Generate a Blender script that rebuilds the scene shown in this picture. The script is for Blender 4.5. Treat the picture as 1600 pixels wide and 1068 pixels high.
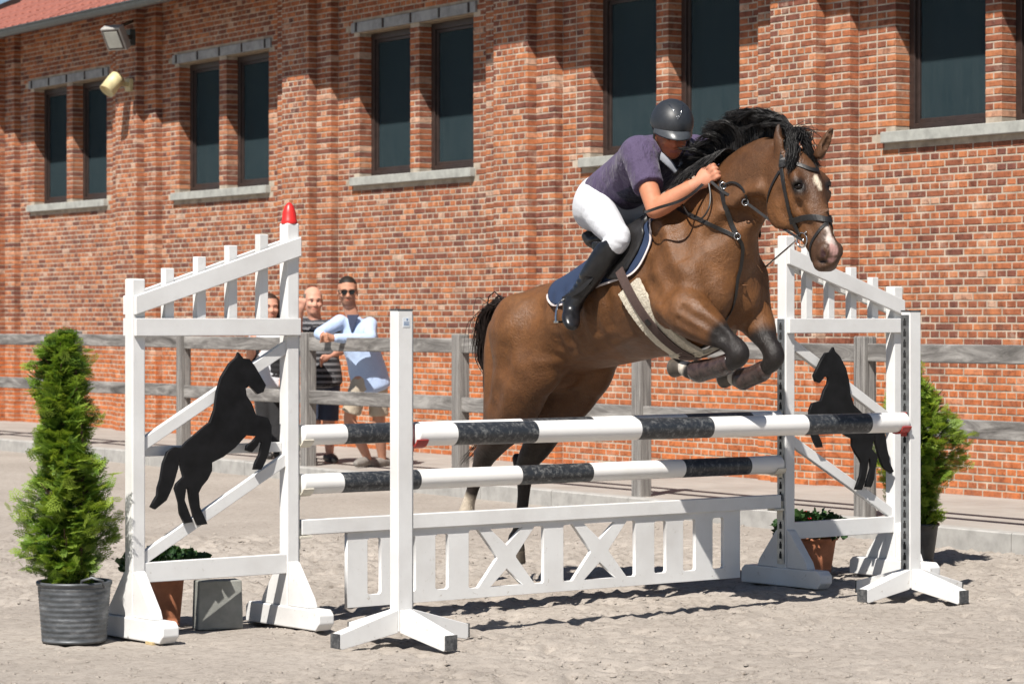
import bpy, bmesh, math, random
import numpy as np
from mathutils import Vector, Matrix
from mathutils.bvhtree import BVHTree
R = math.radians
rnd = random.Random(7)
nrs = np.random.RandomState(11)
for o in list(bpy.data.objects):
    bpy.data.objects.remove(o)
scene = bpy.context.scene
col = scene.collection

# ------------------------------------------------------------------ camera, world, sun, exposure
F, HZ, HC = 4400.0, 498.0, 1.4            # focal length and horizon in photo pixels, camera height in metres
cam_d = bpy.data.cameras.new('camera'); cam = bpy.data.objects.new('camera', cam_d); col.objects.link(cam)
cam.location = (0, 0, HC); cam.rotation_euler = (R(90), 0, 0)
cam_d.sensor_width = 36.0; cam_d.lens = 36.0 * F / 1600.0
cam_d.shift_y = -(534.0 - HZ) / 1600.0
cam_d.clip_start = 0.1; cam_d.clip_end = 3000
cam_d.dof.use_dof = True; cam_d.dof.focus_distance = 13.6; cam_d.dof.aperture_fstop = 7.0
scene.camera = cam

SUN = Vector((0.31, 0.72, -1.0)).normalized()      # the way the light travels
world = bpy.data.worlds.new('World'); scene.world = world; world.use_nodes = True
wn = world.node_tree; bg = wn.nodes['Background']
sky = wn.nodes.new('ShaderNodeTexSky'); sky.sky_type = 'NISHITA'; sky.sun_disc = False
sky.sun_elevation = math.asin(-SUN.z); sky.sun_rotation = math.atan2(-SUN.x, -SUN.y)
sky.air_density = 0.8; sky.dust_density = 0.3; sky.ozone_density = 1.0
wn.links.new(sky.outputs[0], bg.inputs[0]); bg.inputs[1].default_value = 0.05
sd = bpy.data.lights.new('sun', 'SUN'); sd.energy = 5.0; sd.angle = R(0.53); sd.color = (1.0, 0.95, 0.88)
so = bpy.data.objects.new('sun', sd); col.objects.link(so); so.rotation_euler = SUN.to_track_quat('-Z', 'Y').to_euler()
so.location = (-4, -6, 20)
scene.view_settings.view_transform = 'Standard'; scene.view_settings.look = 'None'
scene.view_settings.gamma = 1.0; scene.view_settings.use_curve_mapping = False
scene.view_settings.exposure = 0.70
scene.render.engine = 'CYCLES'
scene.cycles.use_denoising = True; scene.cycles.use_adaptive_sampling = True; scene.cycles.adaptive_threshold = 0.02
scene.cycles.max_bounces = 6; scene.cycles.diffuse_bounces = 2; scene.cycles.glossy_bounces = 2
scene.cycles.transparent_max_bounces = 8; scene.cycles.transmission_bounces = 3
scene.cycles.sample_clamp_indirect = 8.0

# ------------------------------------------------------------------ frames of the place
def V(*a): return Vector(a)
UJ, VJ = Vector((0.7843, 0.6204, 0)), Vector((0.6204, -0.7843, 0))      # along the poles / the way the horse goes
OJ = Vector((-1.015, 12.83, 0))
ZV = Vector((0, 0, 1))
def J(a, b, z): return OJ + UJ * a + VJ * b + ZV * z
WD, WN, WP = Vector((-0.54, 0.8417, 0)), Vector((-0.8417, -0.54, 0)), Vector((3.644, 20.04, 0))
def W(t, off, z): return WP + WD * t + WN * off + ZV * z
PAVE = 0.12
def ground_at(px, py, z=0.0):
    Y = F * (HC - z) / (py - HZ); return Vector(((px - 800) / F * Y, Y, z))
def at(px, py, Y): return Vector(((px - 800) / F * Y, Y, HC - (py - HZ) / F * Y))
def to_px(p): return (800 + F * p[0] / p[1], HZ - (p[2] - HC) * F / p[1])
def at_W(px, py, off):
    ax = (px - 800) / F; p = WP + WN * off; t = (p.x - ax * p.y) / (ax * WD.y - WD.x); Y = p.y + WD.y * t
    return Vector((ax * Y, Y, HC - (py - HZ) / F * Y))
def at_J(px, py, b):
    ax = (px - 800) / F; n = VJ; c = (OJ + VJ * b).dot(n)
    Y = c / (ax * n.x + n.y); return Vector((ax * Y, Y, HC - (py - HZ) / F * Y))

# ------------------------------------------------------------------ materials
def new_mat(name):
    m = bpy.data.materials.new(name); m.use_nodes = True
    nt = m.node_tree; return m, nt, nt.nodes['Principled BSDF']
def N(nt, t, **kw):
    n = nt.nodes.new(t)
    for k, v in kw.items(): setattr(n, k, v)
    return n
def lnk(nt, a, b): nt.links.new(a, b)
def ramp(nt, fac, stops, interp='LINEAR'):
    r = N(nt, 'ShaderNodeValToRGB'); r.color_ramp.interpolation = interp
    el = r.color_ramp.elements
    while len(el) < len(stops): el.new(0.5)
    for e, (p, c) in zip(el, stops): e.position = p; e.color = (c[0], c[1], c[2], 1)
    lnk(nt, fac, r.inputs[0]); return r.outputs[0]
def noise(nt, scale, detail=4, rough=0.55, vec=None, dist=0.0):
    n = N(nt, 'ShaderNodeTexNoise'); n.inputs['Scale'].default_value = scale; n.inputs['Detail'].default_value = detail
    n.inputs['Roughness'].default_value = rough; n.inputs['Distortion'].default_value = dist
    if vec is not None: lnk(nt, vec, n.inputs['Vector'])
    return n.outputs[0]
def objco(nt, scale=(1, 1, 1)):
    t = N(nt, 'ShaderNodeTexCoord'); m = N(nt, 'ShaderNodeMapping'); m.inputs['Scale'].default_value = scale
    lnk(nt, t.outputs['Object'], m.inputs['Vector']); return m.outputs[0]
def mix(nt, fac, a, b, mode='MIX'):
    m = N(nt, 'ShaderNodeMix', data_type='RGBA', blend_type=mode)
    if isinstance(fac, float): m.inputs[0].default_value = fac
    else: lnk(nt, fac, m.inputs[0])
    for s, v in ((6, a), (7, b)):
        if isinstance(v, tuple): m.inputs[s].default_value = (v[0], v[1], v[2], 1)
        else: lnk(nt, v, m.inputs[s])
    return m.outputs[2]
def bump(nt, b, h, strength=0.4, dist=0.01):
    n = N(nt, 'ShaderNodeBump'); n.inputs['Strength'].default_value = strength; n.inputs['Distance'].default_value = dist
    lnk(nt, h, n.inputs['Height']); lnk(nt, n.outputs[0], b.inputs['Normal'])
def plain(name, c, rough=0.6, var=0.15, scale=30.0, bmp=0.15, bd=0.004, metal=0.0, spec=0.5, dark=None):
    m, nt, b = new_mat(name); co = objco(nt); n1 = noise(nt, scale, 5, 0.6, co)
    d = dark or tuple(x * (1 - var * 2) for x in c)
    lnk(nt, ramp(nt, n1, [(0.3, d), (0.62, c), (1.0, tuple(min(1, x * (1 + var * .5)) for x in c))]), b.inputs['Base Color'])
    b.inputs['Roughness'].default_value = rough; b.inputs['Metallic'].default_value = metal
    b.inputs['Specular IOR Level'].default_value = spec
    if bmp: bump(nt, b, noise(nt, scale * 3, 4, 0.6, co), bmp, bd)
    return m
MT = {}
def wood_paint():
    m, nt, b = new_mat('white_paint'); co = objco(nt)
    base = ramp(nt, noise(nt, 3.0, 5, 0.6, co), [(0.25, (0.57, 0.56, 0.545)), (0.6, (0.68, 0.68, 0.67))])
    scuff = ramp(nt, noise(nt, 26, 6, 0.72, co, 0.4), [(0.62, (0, 0, 0)), (0.70, (1, 1, 1))])
    low = N(nt, 'ShaderNodeSeparateXYZ'); g = N(nt, 'ShaderNodeNewGeometry'); lnk(nt, g.outputs['Position'], low.inputs[0])
    mr = N(nt, 'ShaderNodeMapRange'); mr.inputs[1].default_value = 0.45; mr.inputs[2].default_value = 0.0; mr.inputs[3].default_value = 0.16; mr.inputs[4].default_value = 1.0
    lnk(nt, low.outputs[2], mr.inputs[0])
    mu = N(nt, 'ShaderNodeMath', operation='MULTIPLY'); lnk(nt, scuff, mu.inputs[0]); lnk(nt, mr.outputs[0], mu.inputs[1])
    lnk(nt, mix(nt, mu.outputs[0], base, (0.36, 0.32, 0.27)), b.inputs['Base Color'])
    b.inputs['Roughness'].default_value = 0.5
    bump(nt, b, noise(nt, 60, 4, 0.6, co), 0.12, 0.003)
    return m
def grey_wood():
    m, nt, b = new_mat('weathered_wood')
    t = N(nt, 'ShaderNodeTexCoord'); mp = N(nt, 'ShaderNodeMapping'); lnk(nt, t.outputs['UV'], mp.inputs['Vector'])
    mp.inputs['Scale'].default_value = (0.6, 34, 34)
    n1 = noise(nt, 3.2, 7, 0.7, mp.outputs[0], 0.8)
    c = ramp(nt, n1, [(0.32, (0.055, 0.05, 0.046)), (0.48, (0.16, 0.15, 0.14)), (0.66, (0.33, 0.315, 0.295))])
    lnk(nt, c, b.inputs['Base Color']); b.inputs['Roughness'].default_value = 0.85
    bump(nt, b, n1, 0.5, 0.004); return m
MT['white'] = wood_paint()
MT['greywood'] = grey_wood()
MT['galv'] = plain('galvanised_steel', (0.42, 0.44, 0.45), 0.38, 0.2, 25, 0.1, 0.002, 0.85)
MT['slot'] = plain('slot_dark', (0.012, 0.012, 0.012), 0.9, 0.1, 20, 0)
MT['rubber'] = plain('black_rubber', (0.03, 0.032, 0.035), 0.7, 0.5, 60, 0.3, dark=(0.12, 0.12, 0.12))
MT['black_board'] = plain('black_board', (0.007, 0.007, 0.008), 0.5, 0.4, 14, 0.05, spec=0.25)
MT['red'] = plain('red_plastic', (0.62, 0.025, 0.02), 0.4, 0.15, 20, 0.05)
MT['redcup'] = plain('red_cup_plastic', (0.36, 0.035, 0.03), 0.45, 0.2, 20, 0.05)
MT['cream'] = plain('cream_plastic', (0.66, 0.62, 0.52), 0.45, 0.1, 20, 0.05)
MT['terracotta'] = plain('terracotta', (0.52, 0.20, 0.10), 0.75, 0.15, 16, 0.15)
MT['soil'] = plain('potting_soil', (0.035, 0.024, 0.016), 0.95, 0.4, 60, 0.8, 0.01)
MT['concrete'] = plain('grey_concrete', (0.34, 0.335, 0.31), 0.85, 0.14, 22, 0.35, 0.004)
MT['kerb'] = plain('kerb_concrete', (0.36, 0.35, 0.33), 0.9, 0.14, 9, 0.3, 0.004)
MT['block'] = plain('block_grey', (0.24, 0.245, 0.225), 0.85, 0.14, 12, 0.2, 0.004)

# ------------------------------------------------------------------ mesh helpers
class MB:
    def __init__(s): s.v, s.f = [], []
    def add(s, vs, fs):
        k = len(s.v); s.v += [tuple(p) for p in vs]; s.f += [tuple(i + k for i in q) for q in fs]; return s
    def box(s, c, ax, ay, az, hx, hy, hz):
        c = Vector(c); P = []
        for k in (-1, 1):
            for j in (-1, 1):
                for i in (-1, 1): P.append(c + ax * (hx * i) + ay * (hy * j) + az * (hz * k))
        return s.add(P, [(0, 2, 3, 1), (4, 5, 7, 6), (0, 1, 5, 4), (2, 6, 7, 3), (0, 4, 6, 2), (1, 3, 7, 5)])
    def beam(s, p0, p1, side, w, h):
        p0, p1 = Vector(p0), Vector(p1); d = (p1 - p0); L = d.length; d = d / L
        side = (side - d * side.dot(d)).normalized(); up = d.cross(side)
        return s.box((p0 + p1) / 2, d, side, up, L / 2, w / 2, h / 2)
    def prism(s, poly, d):
        n = len(poly); d = Vector(d); poly = [Vector(p) for p in poly]
        return s.add(poly + [p + d for p in poly],
                     [tuple(range(n))[::-1], tuple(range(n, 2 * n))] + [(i, (i + 1) % n, n + (i + 1) % n, n + i) for i in range(n)])
    def lathe(s, c, prof, n=32, axis=ZV, xa=None):
        c = Vector(c); axis = axis.normalized(); xa = xa or (Vector((1, 0, 0)) if abs(axis.x) < .9 else Vector((0, 1, 0)))
        xa = (xa - axis * xa.dot(axis)).normalized(); ya = axis.cross(xa); P = []; Q = []
        for (r, z) in prof:
            for i in range(n):
                a = 2 * math.pi * i / n; P.append(c + axis * z + (xa * math.cos(a) + ya * math.sin(a)) * r)
        for k in range(len(prof) - 1):
            for i in range(n):
                Q.append((k * n + i, k * n + (i + 1) % n, (k + 1) * n + (i + 1) % n, (k + 1) * n + i))
        return s.add(P, Q)
    def tube(s, pts, r, n=8, cap=True):
        pts = [Vector(p) for p in pts]; m = len(pts); rr = r if isinstance(r, (list, tuple)) else [r] * m
        P, Q = [], []; ref = None
        for k in range(m):
            t = (pts[min(k + 1, m - 1)] - pts[max(k - 1, 0)]).normalized()
            if ref is None: ref = t.orthogonal()
            ref = (ref - t * ref.dot(t)).normalized(); b = t.cross(ref)
            for i in range(n):
                a = 2 * math.pi * i / n; P.append(pts[k] + (ref * math.cos(a) + b * math.sin(a)) * rr[k])
        for k in range(m - 1):
            for i in range(n): Q.append((k * n + i, k * n + (i + 1) % n, (k + 1) * n + (i + 1) % n, (k + 1) * n + i))
        if cap: Q += [tuple(range(n))[::-1], tuple(range((m - 1) * n, m * n))]
        return s.add(P, Q)
    def mesh(s, name):
        me = bpy.data.meshes.new(name); me.from_pydata(s.v, [], s.f); me.update(); return me
def link_obj(name, me, mat, parent=None, smooth=False, bevel=0.0):
    o = bpy.data.objects.new(name, me); col.objects.link(o)
    if mat is not None:
        for m in (mat if isinstance(mat, list) else [mat]): me.materials.append(m)
    if smooth:
        me.shade_smooth()
    if parent is not None:
        o.parent = parent; o.matrix_parent_inverse = parent.matrix_basis.inverted()
    if bevel:
        b = o.modifiers.new('bevel', 'BEVEL'); b.width = bevel; b.segments = 2; b.limit_method = 'ANGLE'; b.angle_limit = R(40)
    return o
def part(name, mb, mat, parent=None, smooth=False, bevel=0.0):
    me = mb.mesh(name)
    bm = bmesh.new(); bm.from_mesh(me); bmesh.ops.recalc_face_normals(bm, faces=bm.faces); bm.to_mesh(me); bm.free()
    return link_obj(name, me, mat, parent, smooth, bevel)
def tag(o, label, cat, group=None, kind=None):
    if label: o['label'] = label
    if cat: o['category'] = cat
    if group: o['group'] = group
    if kind: o['kind'] = kind
    return o
def thing(name, loc, label, cat, group=None):
    o = bpy.data.objects.new(name, None); col.objects.link(o); o.location = loc; o.empty_display_size = 0.1
    return tag(o, label, cat, group)
def copy_tree(o, offset, parent=None):
    c = o.copy(); col.objects.link(c)
    if parent is None: c.location = Vector(o.location) + Vector(offset)
    else: c.parent = parent
    for ch in list(o.children): copy_tree(ch, offset, c)
    return c
def spline(pts, n):
    """Catmull-Rom through pts (any tuple length), n samples"""
    P = np.array([list(p) for p in pts], float); m = len(P); out = []
    for u in np.linspace(0, m - 1 - 1e-9, n):
        i = int(u); t = u - i
        p0, p1, p2, p3 = P[max(i - 1, 0)], P[i], P[min(i + 1, m - 1)], P[min(i + 2, m - 1)]
        out.append(0.5 * ((2 * p1) + (-p0 + p2) * t + (2 * p0 - 5 * p1 + 4 * p2 - p3) * t * t + (-p0 + 3 * p1 - 3 * p2 + p3) * t ** 3))
    return np.array(out)
def uv_along(o, axis):
    """simple UV: u along axis (metres), v across; for the grain of timber"""
    me = o.data; uv = me.uv_layers.new(name='uv'); a = Vector(axis).normalized(); b = a.orthogonal().normalized(); c = a.cross(b)
    off = rnd.random() * 20
    for lp in me.loops:
        p = me.vertices[lp.vertex_index].co; uv.data[lp.index].uv = (p.dot(a) + off, p.dot(b) + p.dot(c) * 0.7 + off)

# ------------------------------------------------------------------ implicit bodies: smooth unions of lofted sections, meshed with surface nets
class Field:
    def __init__(s, lo, hi, h):
        s.lo = np.array(lo, float); s.h = h; s.n = np.ceil((np.array(hi, float) - s.lo) / h).astype(int) + 1
        s.a = np.full(s.n, 1.0, np.float32)
    def _win(s, lo, hi):
        i0 = np.maximum(np.floor((lo - s.lo) / s.h).astype(int), 0); i1 = np.minimum(np.ceil((hi - s.lo) / s.h).astype(int) + 1, s.n)
        if (i1 <= i0).any(): return None
        ax = [(s.lo[k] + s.h * np.arange(i0[k], i1[k])).astype(np.float32) for k in range(3)]
        return tuple(slice(i0[k], i1[k]) for k in range(3)), ax
    def _ell(s, c, Mx, r):
        """distance to an ellipsoid on ax grid"""
    def loft(s, secs, side, k=0.03, n=24, sub=False, flat=0.75):
        """secs: (x, y, z, half_side, half_up); side: vector across (or one per section appended as 3 more values)"""
        S = spline([q[:5] for q in secs], n); pad = max(k, 0.02) + 0.03
        P = S[:, :3]; A = np.abs(S[:, 3]); B = np.abs(S[:, 4]); mx = np.maximum(A, B)
        lo = (P - mx[:, None]).min(0) - pad; hi = (P + mx[:, None]).max(0) + pad
        w = s._win(lo, hi)
        if w is None: return
        sl, ax = w; X, Y, Z = np.meshgrid(*ax, indexing='ij', sparse=False)
        d = np.full(X.shape, 1.0, np.float32)
        side = np.array(side, float)
        for i in range(n):
            t = P[min(i + 1, n - 1)] - P[max(i - 1, 0)]; L = np.linalg.norm(t); t = t / max(L, 1e-6)
            sd = side - t * side.dot(t); sd /= np.linalg.norm(sd); up = np.cross(t, sd)
            a, b = A[i], B[i]; c = max(L * 0.75, flat * min(a, b))
            lo2 = np.maximum(np.floor((P[i] - max(a, b, c) - pad - [ax[0][0], ax[1][0], ax[2][0]]) / s.h).astype(int), 0)
            hi2 = np.ceil((P[i] + max(a, b, c) + pad - [ax[0][0], ax[1][0], ax[2][0]]) / s.h).astype(int) + 1
            q = tuple(slice(lo2[k2], hi2[k2]) for k2 in range(3))
            dx, dy, dz = X[q] - P[i, 0], Y[q] - P[i, 1], Z[q] - P[i, 2]
            u = (dx * t[0] + dy * t[1] + dz * t[2]); v = (dx * sd[0] + dy * sd[1] + dz * sd[2]); ww = (dx * up[0] + dy * up[1] + dz * up[2])
            k0 = np.sqrt((u / c) ** 2 + (v / a) ** 2 + (ww / b) ** 2) + 1e-6
            k1 = np.sqrt((u / c / c) ** 2 + (v / a / a) ** 2 + (ww / b / b) ** 2) + 1e-6
            d[q] = np.minimum(d[q], (k0 * (k0 - 1) / k1))
        s._join(sl, d, k, sub)
    def _join(s, sl, d, k, sub):
        g = s.a[sl]
        if sub: d = -d; h = np.maximum(k - np.abs(g - d), 0) / k; s.a[sl] = np.maximum(g, d) + h * h * k * 0.25
        else: h = np.maximum(k - np.abs(g - d), 0) / k; s.a[sl] = np.minimum(g, d) - h * h * k * 0.25
    def limb(s, pts, k=0.03, n=None, sub=False):
        """pts: (x, y, z, r) round tapering chain"""
        n = n or (len(pts) * 5)
        S = spline(pts, n); P, Rr = S[:, :3], np.abs(S[:, 3]); pad = max(k, 0.02) + 0.03
        w = s._win((P - Rr[:, None]).min(0) - pad, (P + Rr[:, None]).max(0) + pad)
        if w is None: return
        sl, ax = w; X, Y, Z = np.meshgrid(*ax, indexing='ij'); d = np.full(X.shape, 1.0, np.float32)
        for i in range(n - 1):
            a, b = P[i], P[i + 1]; ab = b - a; L2 = max(ab.dot(ab), 1e-9)
            t = np.clip(((X - a[0]) * ab[0] + (Y - a[1]) * ab[1] + (Z - a[2]) * ab[2]) / L2, 0, 1)
            dd = np.sqrt((X - a[0] - t * ab[0]) ** 2 + (Y - a[1] - t * ab[1]) ** 2 + (Z - a[2] - t * ab[2]) ** 2) - (Rr[i] + t * (Rr[i + 1] - Rr[i]))
            d = np.minimum(d, dd)
        s._join(sl, d.astype(np.float32), k, sub)
    def ell(s, c, r, k=0.03, rot=None, sub=False):
        c = np.array(c, float); r = np.array(r, float); pad = max(k, 0.02) + 0.03; mx = r.max()
        w = s._win(c - mx - pad, c + mx + pad)
        if w is None: return
        sl, ax = w; X, Y, Z = np.meshgrid(*ax, indexing='ij'); p = np.stack([X - c[0], Y - c[1], Z - c[2]], -1)
        if rot is not None: p = p @ np.array(rot, float)          # columns: the ellipsoid's own axes
        k0 = np.sqrt(((p / r) ** 2).sum(-1)) + 1e-6; k1 = np.sqrt(((p / r / r) ** 2).sum(-1)) + 1e-6
        s._join(sl, (k0 * (k0 - 1) / k1).astype(np.float32), k, sub)
    def cut(s, p, nrm, k=0.004):
        """keep the side of the plane the normal points away from"""
        nrm = np.array(nrm, float) / np.linalg.norm(nrm)
        ax = [s.lo[i] + s.h * np.arange(s.n[i]) for i in range(3)]; X, Y, Z = np.meshgrid(*ax, indexing='ij', sparse=True)
        d = (X - p[0]) * nrm[0] + (Y - p[1]) * nrm[1] + (Z - p[2]) * nrm[2]
        s.a = np.maximum(s.a, d.astype(np.float32))
    def mesh(s, smooth=2):
        a = s.a; n = a.shape; h = s.h
        neg = a < 0
        c = sum(neg[i:n[0] - 1 + i, j:n[1] - 1 + j, k:n[2] - 1 + k].astype(np.int8) for i in (0, 1) for j in (0, 1) for k in (0, 1))
        act = (c > 0) & (c < 8); idx = np.argwhere(act); vid = np.full(act.shape, -1, np.int64); vid[act] = np.arange(len(idx))
        acc = np.zeros((len(idx), 3)); cnt = np.zeros(len(idx)); I = idx
        cor = [(i, j, k) for i in (0, 1) for j in (0, 1) for k in (0, 1)]
        val = {q: a[I[:, 0] + q[0], I[:, 1] + q[1], I[:, 2] + q[2]].astype(float) for q in cor}
        for p in cor:
            for ax_ in range(3):
                if p[ax_] == 0:
                    q = list(p); q[ax_] = 1; q = tuple(q); va, vb = val[p], val[q]; m = (va < 0) != (vb < 0)
                    t = np.where(m, va / np.where(m, va - vb, 1), 0); pos = np.tile(np.array(p, float), (len(idx), 1)); pos[:, ax_] += t
                    acc[m] += pos[m]; cnt[m] += 1
        Vv = s.lo + (I + acc / cnt[:, None]) * h
        Fc = []
        for ax_ in range(3):
            b1, b2 = (ax_ + 1) % 3, (ax_ + 2) % 3
            sl0 = [slice(1, -1)] * 3; sl0[ax_] = slice(0, n[ax_] - 1); sl1 = list(sl0); sl1[ax_] = slice(1, n[ax_])
            A, B = neg[tuple(sl0)], neg[tuple(sl1)]; e = np.argwhere(A != B)
            if not len(e): continue
            flip = A[e[:, 0], e[:, 1], e[:, 2]]; off = np.ones(3, int); off[ax_] = 0; e = e + off
            def g(d1, d2):
                q = e.copy(); q[:, b1] += d1; q[:, b2] += d2; return vid[q[:, 0], q[:, 1], q[:, 2]]
            Q = np.stack([g(-1, -1), g(0, -1), g(0, 0), g(-1, 0)], 1); Q[~flip] = Q[~flip][:, ::-1]; Fc.append(Q)
        Fc = np.concatenate(Fc); Fc = Fc[(Fc >= 0).all(1)]
        E_ = np.concatenate([Fc[:, [0, 1]], Fc[:, [1, 2]], Fc[:, [2, 3]], Fc[:, [3, 0]]]); E_ = np.concatenate([E_, E_[:, ::-1]])
        deg = np.bincount(E_[:, 0], minlength=len(Vv))[:, None].clip(1)
        for it in range(smooth):
            for lam in (0.5, -0.52) if it < smooth - 1 else (0.4,):
                m = np.stack([np.bincount(E_[:, 0], weights=Vv[E_[:, 1], k], minlength=len(Vv)) for k in range(3)], 1) / deg
                Vv = Vv + lam * (m - Vv)
        return Vv, Fc
def np_mesh(name, Vv, Fc):
    me = bpy.data.meshes.new(name); me.vertices.add(len(Vv)); me.vertices.foreach_set('co', np.asarray(Vv, np.float32).ravel())
    k = Fc.shape[1]; me.loops.add(Fc.size); me.loops.foreach_set('vertex_index', Fc.ravel().astype(np.int32))
    me.polygons.add(len(Fc)); me.polygons.foreach_set('loop_start', np.arange(0, Fc.size, k, dtype=np.int32))
    me.update(calc_edges=True); me.validate(); return me
def set_col(me, C, name='col'):
    ca = me.color_attributes.new(name, 'FLOAT_COLOR', 'POINT'); C = np.asarray(C, np.float32)
    if C.shape[1] == 3: C = np.concatenate([C, np.ones((len(C), 1), np.float32)], 1)
    ca.data.foreach_set('color', C.ravel())
def vcol_mat(name, rough=0.6, bmp=0.2, scale=80.0, bd=0.003, spec=0.5, sheen=0.0, var=0.25, vscale=14.0, stretch=(1, 1, 1), coat=0.0):
    """material whose colour is the 'col' attribute, with grain"""
    m, nt, b = new_mat(name); at_ = N(nt, 'ShaderNodeAttribute', attribute_name='col'); co = objco(nt, stretch)
    n1 = noise(nt, vscale, 5, 0.6, co); g = ramp(nt, n1, [(0.3, (1 - var,) * 3), (0.7, (1 + var * 0.0,) * 3)])
    lnk(nt, mix(nt, 1.0, at_.outputs['Color'], g, 'MULTIPLY'), b.inputs['Base Color'])
    b.inputs['Roughness'].default_value = rough; b.inputs['Specular IOR Level'].default_value = spec
    b.inputs['Sheen Weight'].default_value = sheen; b.inputs['Coat Weight'].default_value = coat
    if bmp: bump(nt, b, noise(nt, scale, 4, 0.6, co), bmp, bd)
    return m
# ================================================================== ground
def vnoise(x, y, sc, seed):
    x = x * sc; y = y * sc; xi = np.floor(x).astype(np.int64); yi = np.floor(y).astype(np.int64); fx = x - xi; fy = y - yi
    fx = fx * fx * (3 - 2 * fx); fy = fy * fy * (3 - 2 * fy)
    def hsh(a, b):
        q = (a * 374761393 + b * 668265263 + seed * 1274126177) & 0x7fffffff
        q = ((q ^ (q >> 13)) * 1274126177) & 0x7fffffff; return ((q ^ (q >> 16)) & 0xffff) / 65535.0
    return (hsh(xi, yi) * (1 - fx) + hsh(xi + 1, yi) * fx) * (1 - fy) + (hsh(xi, yi + 1) * (1 - fx) + hsh(xi + 1, yi + 1) * fx) * fy
def sand_h(x, y):
    h = (vnoise(x, y, 1.3, 1) - .5) * .008 + (vnoise(x, y, 5.5, 2) - .5) * .008
    rough = np.clip(vnoise(x, y, 0.6, 9) * 2.2 - 0.35, 0.25, 1.15) + np.clip((y - 13.2) / 1.5, 0, 1) * .5
    fine = np.abs(vnoise(x, y, 11, 3) - .5) * .9 + vnoise(x, y, 24, 4) * .4 + vnoise(x, y, 36, 6) * .25
    pits = np.clip(vnoise(x, y, 13, 5) - 0.68, 0, 1) * -0.13
    return h + ((fine - .5) * .036 + pits) * rough - .004
def sand_mat():
    m, nt, b = new_mat('arena_sand'); co = objco(nt)
    big = noise(nt, 0.8, 5, 0.6, co); fine = noise(nt, 22, 7, 0.72, co); grit = noise(nt, 160, 3, 0.7, co)
    c1 = ramp(nt, big, [(0.3, (0.305, 0.27, 0.236)), (0.7, (0.385, 0.345, 0.305))])
    c2 = mix(nt, 0.55, c1, ramp(nt, fine, [(0.30, (0.42, 0.40, 0.38)), (0.52, (1, 1, 1)), (0.8, (1.12, 1.1, 1.08))]), 'MULTIPLY')
    c3 = mix(nt, 0.4, c2, ramp(nt, grit, [(0.30, (0.55, 0.53, 0.5)), (0.5, (1, 1, 1))]), 'MULTIPLY')
    c3 = mix(nt, ramp(nt, noise(nt, 34, 4, 0.6, co, .3), [(0.60, (0, 0, 0)), (0.70, (.75, .75, .75))]), c3, (0.17, 0.14, 0.115))  # dark specks: divot shadows painted into the sand colour, with damp clods
    lnk(nt, c3, b.inputs['Base Color']); b.inputs['Roughness'].default_value = 0.95; b.inputs['Specular IOR Level'].default_value = 0.15
    bump(nt, b, noise(nt, 42, 8, 0.8, co), 0.6, 0.016); return m
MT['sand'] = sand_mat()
gx = np.concatenate([[-900, -300, -120, -60, -30, -18, -12, -8.5], np.arange(-6.6, 4.3, 0.028), [5.5, 8, 12, 20, 40, 90, 300, 900]])
gy = np.concatenate([[-300, -100, -40, -12, 0, 5, 8, 9.6], np.arange(10.3, 18.2, 0.028), np.arange(18.3, 32, 0.25), [36, 45, 70, 120, 300, 1500]])
GX, GY = np.meshgrid(gx, gy, indexing='ij'); GZ = sand_h(GX, GY)
GZ[(GX < -6.6) | (GX > 4.3) | (GY < 10.2) | (GY > 18.2)] = -0.004
nx, ny = len(gx), len(gy); ii, jj = np.meshgrid(np.arange(nx - 1), np.arange(ny - 1), indexing='ij')
q = (ii * ny + jj).ravel(); gf = np.stack([q, q + ny, q + ny + 1, q + 1], 1)
me = np_mesh('ground', np.stack([GX.ravel(), GY.ravel(), GZ.ravel()], 1), gf)
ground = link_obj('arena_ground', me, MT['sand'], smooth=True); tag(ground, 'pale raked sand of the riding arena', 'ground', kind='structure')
# clods lying on the sand
ico = [(0, 0, 1), (.9, 0, .3), (.28, .86, .3), (-.73, .53, .3), (-.73, -.53, .3), (.28, -.86, .3), (.7, .5, -.3), (-.3, .85, -.3), (-.9, 0, -.3), (-.3, -.85, -.3), (.7, -.5, -.3)]
icf = [(0, 1, 2), (0, 2, 3), (0, 3, 4), (0, 4, 5), (0, 5, 1), (1, 6, 2), (2, 7, 3), (3, 8, 4), (4, 9, 5), (5, 10, 1), (6, 7, 2), (7, 8, 3), (8, 9, 4), (9, 10, 5), (10, 6, 1)]
nc = 14000; cy = 10.6 + 9 * nrs.rand(nc) ** 1.3; cx = (nrs.rand(nc) * 2 - 1) * cy * 0.19
kp = (vnoise(cx, cy, 0.6, 9) > .38) | (nrs.rand(nc) < .25) | (cy > 13.6); cx, cy = cx[kp], cy[kp]; nc = len(cx)
cr = 0.003 + 0.011 * nrs.rand(nc) ** 3.5; cz = sand_h(cx, cy); ca = nrs.rand(nc) * 6.28; ce = .7 + nrs.rand(nc) * .9; IC = np.array(ico)
jx = .8 + .4 * nrs.rand(nc, len(ico)); c_, s_ = np.cos(ca)[:, None], np.sin(ca)[:, None]
CV = np.stack([cx[:, None] + (IC[:, 0] * c_ * ce[:, None] - IC[:, 1] * s_) * cr[:, None] * jx, cy[:, None] + (IC[:, 0] * s_ * ce[:, None] + IC[:, 1] * c_) * cr[:, None], cz[:, None] + IC[:, 2] * cr[:, None] * .5 * jx], -1).reshape(-1, 3)
CF = (np.array(icf)[None] + (np.arange(nc) * len(ico))[:, None, None]).reshape(-1, 3)
tag(link_obj('sand_clods', np_mesh('sand_clods', CV, CF), MT['sand']), 'small clods of sand scattered over the arena', 'clods', kind='stuff')

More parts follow.
